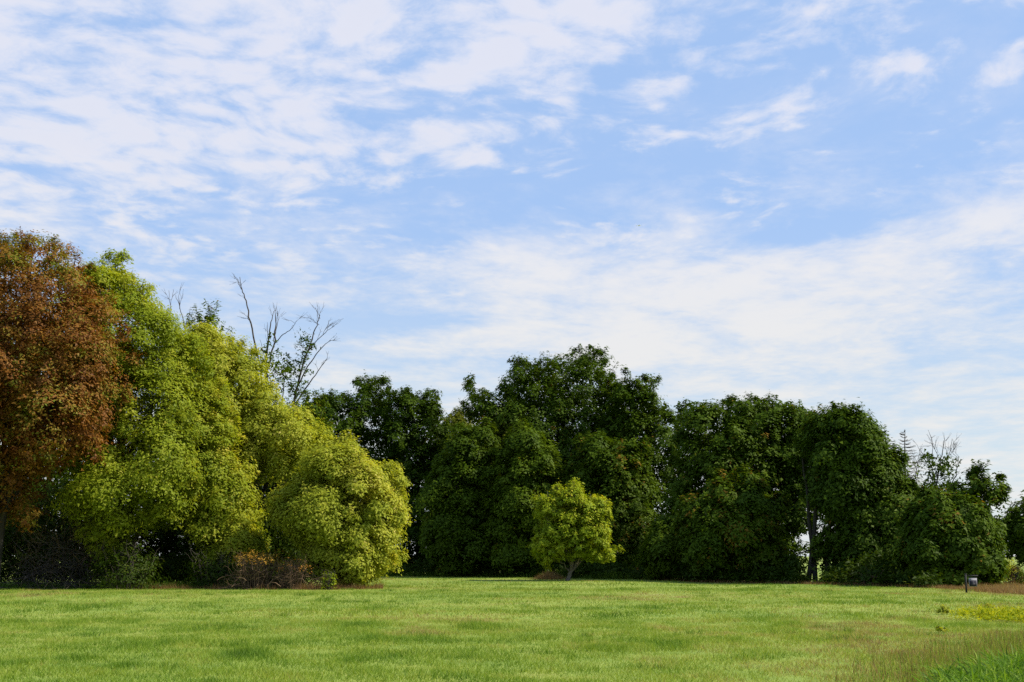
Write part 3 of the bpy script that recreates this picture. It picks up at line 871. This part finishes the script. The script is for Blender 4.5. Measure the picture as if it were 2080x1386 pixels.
# ------------------------------------------------------------------ shrubs, brush and undergrowth
def shrub(name, label, px, py, wpx, hpx, D, mat, n, leaf=0.12, cat='bush', tint=0.5, stem_mat='bark', stems=7, group=None, top=0.0, bare=0.0):
    """px,py: foot of the bush; wpx,hpx: its size; leaves sit above the fraction 'bare' of its height"""
    s = D / F
    x0 = at(px, py, D)[0]
    z0 = float(gz(x0, D))
    W, H = wpx * s, hpx * s
    rt = root(name, (float(x0), float(D), z0), label, cat, group)
    br = Tubes(5)
    cl = []
    nc = max(8, n // 10)
    for _ in range(stems * 2):
        a0 = rng.uniform(0, 2 * math.pi); rr = rng.random() ** 0.5
        e_ = np.array([x0 + math.cos(a0) * rr * W * 0.45, D + math.sin(a0) * rr * W * 0.35, z0 + H * rng.uniform(0.6, 0.98)])
        s_ = np.array([x0 + math.cos(a0) * rr * W * 0.25, D + math.sin(a0) * rr * W * 0.2, z0 - 0.04])
        br.add(curve(s_, e_, 6, (0, 0, 0.1 * H), 0.04 * H), 0.003 + 0.013 * min(H, 2.2), 0.003)
        for _2 in range(4):
            t_ = rng.uniform(0.3, 0.95); q = s_ * (1 - t_) + e_ * t_
            br.add(curve(q, q + unit(rng.normal(0, 1, 3) + np.array([0, 0, 0.6])) * H * 0.28, 4, jit=0.02 * H), min(0.010, 0.004 + 0.004 * H), 0.003, 4)
    a0 = rng.uniform(0, 2 * math.pi, nc); ph = rng.uniform(-0.15, 1, nc); rr = rng.uniform(0.6, 1.02, nc)
    cxy = np.sqrt(np.clip(1 - np.clip(ph, 0, 1) ** 2, 0.02, 1)) * rr
    P = np.stack([x0 + np.cos(a0) * cxy * W * 0.5, D + np.sin(a0) * cxy * W * 0.42, z0 + H * (bare + (1 - bare) * (0.18 + 0.78 * np.clip(ph, -0.15, 1) * rr))], 1)
    P += rng.normal(0, 0.05 * W, P.shape) * np.array([1, 1, 0.6])
    P[:, 2] = np.maximum(P[:, 2], z0 + 0.08)
    dd = unit(P - np.array([x0, D, z0 + 0.3 * H]))
    V, Q, T = leaves_for(P, dd, rng.uniform(0.08, 0.16, nc) * (W + H) / 2, 10, leaf, 0.5, 0.3, np.clip(rng.normal(tint, 0.15, nc), 0, 1))
    mesh_obj('foliage', V, Q, M[mat], rt, T)
    tag(br.build('stems', M[stem_mat], rt), kind='stuff')
    TRI[0] += 2 * len(Q)
    return rt


shrub('shrub', 'shrub with glowing orange yellow leaves on top of bare brown stems', 520, 1203, 104, 76, 65.6, 'orange', 620, 0.11, tint=0.72, stem_mat='dead_twig', bare=0.74, stems=26)
shrub('shrub', 'smaller tan leaved shrub leaning on the low rounded yellow green tree', 592, 1203, 84, 66, 65.4, 'orange', 240, 0.10, tint=0.3, stem_mat='dead_twig', bare=0.6, stems=22)
shrub('shrub', 'near black bush added to hide the trunk foot of the bright green tree', 252, 1200, 150, 104, 67.4, 'under', 3200, 0.15, tint=0.55, top=0.0)  # added bush, its near-black leaves stand in for deep shade over the trunk
shrub('shrub', 'near black bush added to hide the trunk foot of the slim green tree', 425, 1200, 110, 84, 68.4, 'under', 2200, 0.15, tint=0.6, top=0.0)  # also added, dark leaf colour in place of the shade at this trunk
shrub('shrub', 'pale green sapling in the dry grass under the low rounded tree', 667, 1203, 34, 40, 64.8, 'lone', 260, 0.14, tint=0.45)
shrub('shrub', 'small mid green bush at the shaded foot of the far tree line', 912, 1170, 60, 36, 108, 'mid', 700, 0.2, tint=0.75)
shrub('shrub', 'little bush with burnt orange leaves under the dark trees', 1303, 1172, 36, 34, 98, 'orange', 160, 0.2, tint=0.15)
shrub('shrub', 'pale yellow green shrub in the open beyond the sign', 2048, 1165, 60, 62, 88, 'weed', 900, 0.17, tint=0.45, bare=0.1)
shrub('shrub', 'brown withered bush beside the pale shrub beyond the sign', 2066, 1176, 40, 44, 82, 'dry', 500, 0.15, tint=0.2)
shrub('shrub', 'dark green bush at the edge of the track beyond the sign', 2092, 1196, 48, 44, 72, 'mid', 800, 0.14, tint=0.7)
shrub('weed_plant', 'round dark green weed clump at the end of the yellow weeds', 1919, 1250, 26, 20, 38.5, 'lime', 420, 0.07, cat='weed', tint=0.7, stems=2)
shrub('weed_plant', 'small green weed tuft beyond the yellow weeds', 2008, 1241, 22, 14, 42, 'lime', 260, 0.07, cat='weed', tint=0.85, stems=2)
shrub('weed_plant', 'bright lime green weed tuft alone in the dry grass', 1913, 1288, 28, 14, 29.5, 'weed', 320, 0.06, cat='weed', tint=0.4, stems=2)


def tangle(name, label, cat, poly, D, n, mat='dead_twig', r=0.014, hang=0.0, thick=1.2, ln=(0.8, 2.0)):
    P2 = np.array([at(x, y, D)[[0, 2]] for x, y in poly])
    lo, hi = P2.min(0), P2.max(0)
    c_ = rng.uniform(lo, hi, (n * 6, 2)); c_ = c_[poly_dist(P2, c_) > 0][:n]
    bx = float(P2[:, 0].mean())
    rt = root(name, (bx, float(D), float(gz(bx, D))), label, cat)
    tb = Tubes(4)
    for x, z in c_:
        y = D + rng.normal(0, thick * 0.5)
        d = unit(np.array([rng.normal(0, 1), rng.normal(0, 0.7), rng.normal(-hang, 0.6)]))
        L = rng.uniform(*ln)
        p0 = np.array([x, y, z]); p1 = p0 + d * L
        p0[2] = max(p0[2], float(gz(x, y)) + 0.02); p1[2] = max(p1[2], float(gz(x, y)) + 0.02)
        tb.add(curve(p0, p1, 5, rng.normal(0, 0.16, 3) * L, 0.03), r * rng.uniform(0.6, 1.8), r * 0.35)
    tag(tb.build('branches', M[mat], rt), kind='stuff')
    return rt


tangle('dead_brush', 'heap of bare grey brown brush on the grass below the rust red tree', 'brush',
       [(20, 1202), (60, 1130), (85, 1150), (120, 1075), (150, 1105), (160, 1160), (205, 1165), (250, 1198), (235, 1203)], 69.0, 330, mat='dead_wood', ln=(0.4, 2.2), thick=2.4)
tangle('hanging_vines', 'bare hanging twigs and vines in the dark under the rust red tree', 'vines',
       [(20, 1120), (60, 1000), (120, 980), (200, 1000), (230, 1080), (190, 1140), (120, 1150)], 69.5, 190, r=0.011, hang=1.0, thick=2.0)
tangle('dead_brush', 'tangle of pale twigs under the orange topped shrub', 'brush',
       [(460, 1203), (470, 1165), (530, 1150), (620, 1150), (650, 1175), (665, 1203)], 65.9, 300, ln=(0.4, 1.2))
tangle('dead_brush', 'pile of cut brush at the foot of the domed tree by a fallen log', 'brush',
       [(1742, 1192), (1755, 1168), (1780, 1165), (1815, 1180), (1835, 1192)], 76, 170, ln=(0.4, 1.1), r=0.012)
# fallen log
q0, q1 = at(1768, 1170, 75.2), at(1822, 1190, 74.4)
rt = root('fallen_log', (float(q0[0]), float(q0[1]), 0.0), 'pale weathered fallen log slanting out of the brush pile', 'log')
tb = Tubes(8); q1[2] = 0.10
tb.add(curve(q0, q1, 8, (0, 0, 0.04), 0.02), 0.09, 0.07); tb.build('stem', M['dead_twig'], rt)
tb = Tubes(5)
for t_, dv in ((0.3, (0.3, -0.2, 0.5)), (0.6, (-0.2, 0.3, 0.45)), (0.8, (0.5, -0.1, 0.25))):
    s_ = q0 * (1 - t_) + q1 * t_
    tb.add(curve(s_, s_ + np.array(dv), 4, (0, 0, 0.04)), 0.035, 0.012)
tag(tb.build('branch_stubs', M['dead_twig'], rt), kind='stuff')


def leafy_stuff(name, label, pts, mat, leaf, per, rad, tint=0.5, flat=0.7):
    P = np.asarray(pts)
    dd = unit(rng.normal(0, 0.6, P.shape) + np.array([0, -0.2, 0.8]))
    V, Q, T = leaves_for(P, dd, rng.uniform(*rad, len(P)), per, leaf, 0.5, 0.2, np.clip(rng.normal(tint, 0.16, len(P)), 0, 1), flat=flat)
    ob = mesh_obj(name, V, Q, M[mat], None, T)
    TRI[0] += 2 * len(Q)
    return tag(ob, label, kind='stuff')


# tree line foot: (px, base depth) pairs
FOOT = np.array([(560, 116), (780, 113), (930, 107), (1050, 102), (1150, 98), (1300, 95), (1400, 86), (1580, 82), (1700, 77), (1850, 71), (1960, 64), (2080, 55), (2200, 50)])


def along(n, lo, hi):
    px = rng.uniform(lo, hi, n)
    d = np.interp(px, FOOT[:, 0], FOOT[:, 1])
    return px, d


px, d = along(3600, 640, 1880)
d = d + rng.gamma(2.0, 1.3, len(d)) - 0.8
keep = ~((px > 1622) & (px < 1652))
px, d = px[keep], d[keep]
x = (px - 1040) / F * d / math.cos(PITCH)
hh = 0.25 + 1.9 * vnoise(x, d, 0.35, 21) * np.clip((d - np.interp(px, FOOT[:, 0], FOOT[:, 1]) + 1.0) / 3.5, 0.1, 1)
pts = np.stack([x, d, gz(x, d) + hh * rng.random(len(x)) ** 0.7 + 0.08], 1)
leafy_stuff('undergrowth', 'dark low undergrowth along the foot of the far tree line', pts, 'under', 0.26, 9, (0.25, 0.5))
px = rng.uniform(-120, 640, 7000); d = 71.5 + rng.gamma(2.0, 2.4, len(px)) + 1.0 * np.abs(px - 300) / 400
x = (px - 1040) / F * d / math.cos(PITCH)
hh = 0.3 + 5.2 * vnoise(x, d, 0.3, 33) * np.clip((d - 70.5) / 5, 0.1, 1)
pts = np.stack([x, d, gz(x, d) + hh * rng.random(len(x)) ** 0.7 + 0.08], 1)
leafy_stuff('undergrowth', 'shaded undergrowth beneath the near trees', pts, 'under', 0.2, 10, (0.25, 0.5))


# ------------------------------------------------------------------ grasses
def blades(name, label, x, y, h, wd, lean, tint, mat, seg=1, base_lift=0.0):
    n = len(x)
    z = gz(x, y) - 0.01 + base_lift
    a0 = rng.uniform(0, 2 * math.pi, n)
    sx, sy = np.cos(a0) * wd * 0.5, np.sin(a0) * wd * 0.5
    la = rng.uniform(0, 2 * math.pi, n)
    lx, ly = np.cos(la) * lean * h, np.sin(la) * lean * h
    if seg == 1:
        V = np.stack([np.stack([x - sx, y - sy, z], 1), np.stack([x + sx, y + sy, z], 1), np.stack([x + lx, y + ly, z + h], 1)], 1).reshape(-1, 3)
        Q = [np.arange(n * 3).reshape(-1, 3)]
        T = tint
        TRI[0] += n
    else:
        rows = []
        for t, wf in ((0, 0.8), (0.35, 1.0), (0.7, 0.75)):
            cx, cy, cz = x + lx * t ** 1.8, y + ly * t ** 1.8, z + h * (t - 0.25 * t * t * np.minimum(1.5, lean * 1.6))
            rows += [np.stack([cx - sx * wf, cy - sy * wf, cz], 1), np.stack([cx + sx * wf, cy + sy * wf, cz], 1)]
        t = 1.0
        rows.append(np.stack([x + lx, y + ly, z + h * (1 - 0.25 * np.minimum(1.5, lean * 1.6) - 0.12 * lean)], 1))
        V = np.stack(rows, 1).reshape(-1, 3)
        b_ = (np.arange(n) * 7)[:, None]
        Q = [np.concatenate([b_ + np.array([[0, 1, 3, 2]]), b_ + np.array([[2, 3, 5, 4]])], 0), b_ + np.array([[4, 5, 6]])]
        T = np.concatenate([tint, tint, tint])
        TRI[0] += n * 5
    ob = mesh_obj(name, V, Q, M[mat], None, T)
    return tag(ob, label, kind='stuff')


def foot_depth(x, y):
    pxx = x / (y / math.cos(PITCH)) * F + 1040
    dd = np.interp(pxx, FOOT[:, 0], FOOT[:, 1])
    return np.where(pxx < 800, np.where(pxx < 740, 71.0, 110.0), dd), pxx


def field_tint(x, y):
    t = 0.56 + 0.42 * (fbm(x, y * 0.55, 0.10, 1, 3) - 0.5)
    dark = fbm(x, y * 0.6, 0.8, 2, 2)
    t = t - 0.55 * np.clip(dark - 0.64, 0, 1) * 2.0
    t = t + 0.62 * (fbm(x, y * 0.6, 1.7, 17, 3) - 0.5)
    brown = fbm(x, y * 0.5, 0.28, 7, 3)
    br_ = np.clip((brown - 0.66) * 6, 0, 1)
    t = t + br_ * 0.30
    _, pxx = foot_depth(x, y)
    dry = np.clip((pxx - 1250) / 900, 0, 1)
    t = t + 0.16 * dry + dry * 0.28 * np.clip((fbm(x, y * 0.6, 0.22, 12, 3) - 0.48) * 5, 0, 1)
    return t, dark


def field(n, d0, d1, wd, pw):
    u_ = rng.random(n)
    y = (d0 ** pw + u_ * (d1 ** pw - d0 ** pw)) ** (1 / pw)
    x = rng.uniform(-0.47, 0.47, n) * y
    fd, pxx = foot_depth(x, y)
    kp = y < fd + 2.0
    x, y = x[kp], y[kp]
    t, dark = field_tint(x, y)
    t = t + rng.normal(0, 0.10, len(t))
    h = (0.04 + 0.055 * rng.random(len(x))) * (0.25 + 1.35 * fbm(x, y, 1.7, 19, 2)) + 0.14 * np.clip(dark - 0.58, 0, 1) * 2.0
    return x, y, h, wd * rng.uniform(0.7, 1.3, len(x)), np.abs(rng.normal(0.75, 0.45, len(x))), np.clip(t, 0, 1)


blades('grass', 'mown green grass of the field near the viewer', *field(300000, 14, 36, 0.011, 1.4), 'grass')
blades('grass', 'mown green grass in the middle of the field', *field(195000, 36, 70, 0.018, 1.4), 'grass')
blades('grass', 'mown green grass running up to the far trees', *field(100000, 70, 122, 0.036, 1.3), 'grass')
# longer dark tufts
nt = 130
ty = 15 + 55 * rng.random(nt) ** 1.4; tx = rng.uniform(-0.45, 0.42, nt) * ty
rep = 90
x = np.repeat(tx, rep) + rng.normal(0, 0.22, nt * rep) * np.repeat(rng.uniform(0.4, 1.8, nt), rep); y = np.repeat(ty, rep) + rng.normal(0, 0.20, nt * rep)
kp = y < foot_depth(x, y)[0]
x, y = x[kp], y[kp]
blades('grass_tufts', 'longer dark tufts of grass scattered over the field', x, y, rng.uniform(0.07, 0.17, len(x)), np.full(len(x), 0.013), np.abs(rng.normal(0.6, 0.3, len(x))), np.clip(rng.normal(0.24, 0.12, len(x)), 0, 1), 'grass')

# dry grass: below the near trees, beside the lone tree, along the tree line
px = rng.uniform(225, 785, 17000); d = 64.9 + rng.gamma(2.0, 1.0, len(px)) + np.where(px < 470, 3.4 * (470 - px) / 240, 0) + 1.6 * (vnoise(px * 0.02, px * 0, 1.0, 71) - 0.5)
x = (px - 1040) / F * d / math.cos(PITCH)
cl_ = fbm(x, d, 0.8, 73, 3)
kp = rng.random(len(px)) < np.clip((cl_ - 0.32) * 4, 0.05, 1) * np.clip((px - 215) / 220, 0.15, 1)
x, d, cl_ = x[kp], d[kp], cl_[kp]
blades('dry_grass', 'red brown dry grass under the near trees', x, d, rng.uniform(0.08, 0.62, len(x)) * (0.1 + 1.5 * np.clip(cl_ - 0.25, 0, 1)), np.full(len(x), 0.015), np.abs(rng.normal(0.5, 0.35, len(x))), np.clip(rng.normal(0.38, 0.24, len(x)), 0, 1), 'dry')
px = 1112 + rng.normal(0, 17, 1800); d = rng.normal(95, 0.8, len(px))
x = (px - 1040) / F * d / math.cos(PITCH)
blades('dry_grass', 'tan clump of tall dry grass beside the lone tree trunk', x, d, rng.uniform(0.2, 0.7, len(x)) * np.exp(-((px - 1115) / 30) ** 2), np.full(len(x), 0.018), np.abs(rng.normal(0.25, 0.2, len(x))), np.clip(rng.normal(0.6, 0.2, len(x)), 0, 1), 'dry')
px, d = along(15000, 1290, 2010); d = d + 0.4 + rng.normal(0, 0.8, len(px))
kp = rng.random(len(px)) < np.clip((px - 1270) / 200, 0, 1)
px, d = px[kp], d[kp]
x = (px - 1040) / F * d / math.cos(PITCH)
blades('dry_grass', 'tan strip of dry grass between field and far trees', x, d, rng.uniform(0.06, 0.26, len(x)), np.full(len(x), 0.022), np.abs(rng.normal(0.5, 0.3, len(x))), np.clip(rng.normal(0.55, 0.2, len(x)), 0, 1), 'dry')
px = rng.uniform(1930, 2180, 12000); d = np.interp(px, FOOT[:, 0], FOOT[:, 1]) + 26 * rng.random(len(px)) ** 1.5
x = (px - 1040) / F * d / math.cos(PITCH)
kp = fbm(x, d, 0.25, 41, 2) > 0.34
x, d = x[kp], d[kp]
blades('dry_grass', 'tan and olive rough grass beyond the sign', x, d, rng.uniform(0.08, 0.34, len(x)), np.full(len(x), 0.022), np.abs(rng.normal(0.5, 0.3, len(x))), np.clip(rng.normal(0.6, 0.2, len(x)), 0, 1), 'dry')
px, d = along(16000, 770, 1330); d = d - 0.6 + rng.gamma(1.5, 0.7, len(px))
x = (px - 1040) / F * d / math.cos(PITCH)
blades('edge_grass', 'long uncut grass at the foot of the far tree line', x, d, rng.uniform(0.1, 0.75, len(x)) * (0.2 + fbm(x, d, 0.5, 61, 3)), np.full(len(x), 0.026), np.abs(rng.normal(0.4, 0.3, len(x))), np.clip(rng.normal(0.30, 0.2, len(x)), 0, 1), 'grass')
px = rng.uniform(-100, 560, 12000); d = 68.6 + rng.gamma(1.6, 0.9, len(px)) - 2.2 * np.clip((px - 330) / 200, 0, 1)
x = (px - 1040) / F * d / math.cos(PITCH)
blades('edge_grass', 'long grass in front of the near trees, tinted dark as tree shade', x, d, rng.uniform(0.1, 0.6, len(x)) * (0.2 + fbm(x, d, 0.5, 67, 3)), np.full(len(x), 0.020), np.abs(rng.normal(0.4, 0.3, len(x))), np.clip(rng.normal(0.15, 0.15, len(x)), 0, 1), 'grass')  # low tint puts the shade of the near trees into the blade colour
# reddish tall grass towards the near corner
px = 1640 + 520 * rng.random(6500) ** 0.6; d = rng.uniform(15.5, 29, len(px))
kp = (px - 1640) / 440 > (0.15 + 0.9 * np.clip((d - 19) / 10, 0, 1)) + rng.normal(0, 0.16, len(px))
px, d = px[kp], d[kp]
x = (px - 1040) / F * d / math.cos(PITCH)
blades('meadow_grass', 'reddish seeding grass in the near corner of the field', x, d, rng.uniform(0.10, 0.34, len(x)), np.full(len(x), 0.008), np.abs(rng.normal(0.3, 0.22, len(x))), np.clip(rng.normal(0.5, 0.24, len(x)), 0, 1), 'dry')
x2 = np.concatenate([x + 0.06, x - 0.05]); d2_ = np.concatenate([d, d + 0.05])
blades('meadow_grass', 'green blades among the reddish seeding grass', x2, d2_, rng.uniform(0.10, 0.30, len(x2)), np.full(len(x2), 0.010), np.abs(rng.normal(0.35, 0.25, len(x2))), np.clip(rng.normal(0.5, 0.2, len(x2)), 0, 1), 'grass')
# lush arching grass
n_ = 9000
px = 1850 + 340 * rng.random(n_) ** 0.75; d = rng.uniform(14.5, 19.8, n_)
kp = (px - 1850) / 230 > 0.1 + 0.75 * np.clip((d - 16.8) / 3.0, 0, 1) + rng.normal(0, 0.16, n_)
px, d = px[kp], d[kp]
x = (px - 1040) / F * d / math.cos(PITCH)
blades('tall_grass', 'lush long arching green grass in the near corner of the field', x, d, rng.uniform(0.28, 0.60, len(x)), rng.uniform(0.014, 0.026, len(x)), np.abs(rng.normal(0.95, 0.35, len(x))), np.clip(rng.normal(0.5, 0.22, len(x)), 0, 1), 'tall', seg=3)
# yellow weeds
n_ = 1500
px = 1905 + 260 * rng.random(n_); d = 37.8 + rng.normal(0, 1.0, n_) - (px - 1905) / 260 * 3.0
kp = fbm(px * 0.05, d, 1.1, 51, 3) + 0.30 * np.clip((px - 1900) / 80, 0, 1) > 0.72
px, d = px[kp], d[kp]
x = (px - 1040) / F * d / math.cos(PITCH)
leafy_stuff('weeds', 'patch of yellow green weeds on the drier side of the field', np.stack([x, d, gz(x, d) + 0.05 + 0.13 * rng.random(len(x))], 1), 'weed', 0.075, 12, (0.10, 0.2), 0.42)

# ------------------------------------------------------------------ the sign


def box(c0, c1):
    (x0, y0, z0), (x1, y1, z1) = c0, c1
    V = np.array([(x0, y0, z0), (x1, y0, z0), (x1, y1, z0), (x0, y1, z0), (x0, y0, z1), (x1, y0, z1), (x1, y1, z1), (x0, y1, z1)])
    Q = np.array([(0, 3, 2, 1), (4, 5, 6, 7), (0, 1, 5, 4), (1, 2, 6, 5), (2, 3, 7, 6), (3, 0, 4, 7)])
    return V, Q


def boxes(name, lst, mat, parent):
    Vs, Qs, n = [], [], 0
    for c0, c1 in lst:
        V, Q = box(c0, c1); Vs.append(V); Qs.append(Q + n); n += 8
    return mesh_obj(name, np.concatenate(Vs), np.concatenate(Qs), mat, parent)


M['black'] = plain_mat('black_metal', (0.008, 0.008, 0.009), (0.016, 0.016, 0.018), 30, 0.85)
M['white'] = plain_mat('white_panel', (0.20, 0.20, 0.23), (0.25, 0.25, 0.28), 9, 0.9)
M['navy'] = plain_mat('navy_panel', (0.010, 0.010, 0.024), (0.013, 0.013, 0.030), 9, 0.95)
M['greyprint'] = plain_mat('grey_print', (0.045, 0.045, 0.07), (0.06, 0.06, 0.085), 9, 0.5)
SD = 61.4
sx0 = at(1963, 1200, SD)[0]
sz0 = float(gz(sx0, SD))
rt = root('sign', (float(sx0), SD, sz0), 'small white framed dark sign hanging from a black post by the trees', 'sign')
q = SD / F


def sz(py):
    return at(1963, py, SD)[2]


def sxp(p_):
    return at(p_, 1180, SD)[0]


ztop = sz(1166)
boxes('post', [((sx0 - 0.035, SD - 0.035, sz0 - 0.1), (sx0 + 0.035, SD + 0.035, ztop)), ((sx0 - 0.045, SD - 0.045, ztop + 0.001), (sx0 + 0.045, SD + 0.045, ztop + 0.025))], M['black'], rt)
boxes('arm', [((sx0 + 0.036, SD - 0.02, sz(1171)), (sxp(1987), SD + 0.02, sz(1168.5)))], M['black'], rt)
xl, xr, zb, zt = sxp(1968), sxp(1984.3), sz(1192), sz(1174.5)
pn = boxes('panel', [((xl, SD - 0.012, zb), (xr, SD + 0.012, zt))], M['white'], rt)
boxes('dark_field', [((xl + 0.022, SD - 0.0145, zb + 0.024), (xr - 0.022, SD - 0.0125, zt - 0.10))], M['navy'], pn)
xm, zm = (xl + xr) / 2, (zb + zt - 0.08) / 2
for row, (zo, wds) in enumerate(((0.045, (0.05, 0.03, 0.04)), (-0.035, (0.06, 0.04, 0.05, 0.03)))):
    tot = sum(wds)
    boxes('lettering', [((xm - tot / 2, SD - 0.0165, zm + zo - 0.013), (xm + tot / 2, SD - 0.0148, zm + zo + 0.013))], M['greyprint'], pn)
boxes('emblem', [((xl + 0.05, SD - 0.0145, zt - 0.065), (xl + 0.095, SD - 0.0125, zt - 0.035))], M['black'], pn)
for hx in (xl + 0.03, xr - 0.042):
    boxes('hook', [((hx, SD - 0.004, zt + 0.001), (hx + 0.012, SD + 0.004, sz(1171) - 0.001))], M['black'], rt)

# ------------------------------------------------------------------ the aircraft, far off
AD = 3000.0
ap = at(1297.5, 458.5, AD)
rt = root('airplane', tuple(map(float, ap)), 'tiny grey airplane high in the blue band of sky', 'airplane')
M['hull'] = plain_mat('aircraft_paint', (0.62, 0.64, 0.68), (0.68, 0.70, 0.74), 1, 0.5)
tb = Tubes(10)
ax_ = np.array([math.cos(0.10), 0.0, math.sin(0.10)])
tb.add([ap + ax_ * s_ for s_ in (-5.6, -3.5, -1.5, 1.0, 3.6, 5.2, 5.8)], np.array([0.12, 0.4, 0.7, 0.8, 0.72, 0.4, 0.06]))
tb.build('fuselage', M['hull'], rt)
for nm, s0, sp, ch_, up in (('wing', 0.6, 6.5, 1.5, 0.1), ('tailplane', -5.0, 2.2, 0.8, 0.25)):
    c_ = ap + ax_ * s0 + np.array([0, 0, up])
    boxes(nm, [((c_[0] - ch_ / 2, c_[1] - sp, c_[2] - 0.08), (c_[0] + ch_ / 2, c_[1] + sp, c_[2] + 0.08))], M['hull'], rt)
c_ = ap - ax_ * 5.0
boxes('fin', [((c_[0] - 0.5, c_[1] - 0.07, c_[2]), (c_[0] + 0.4, c_[1] + 0.07, c_[2] + 1.5))], M['hull'], rt)
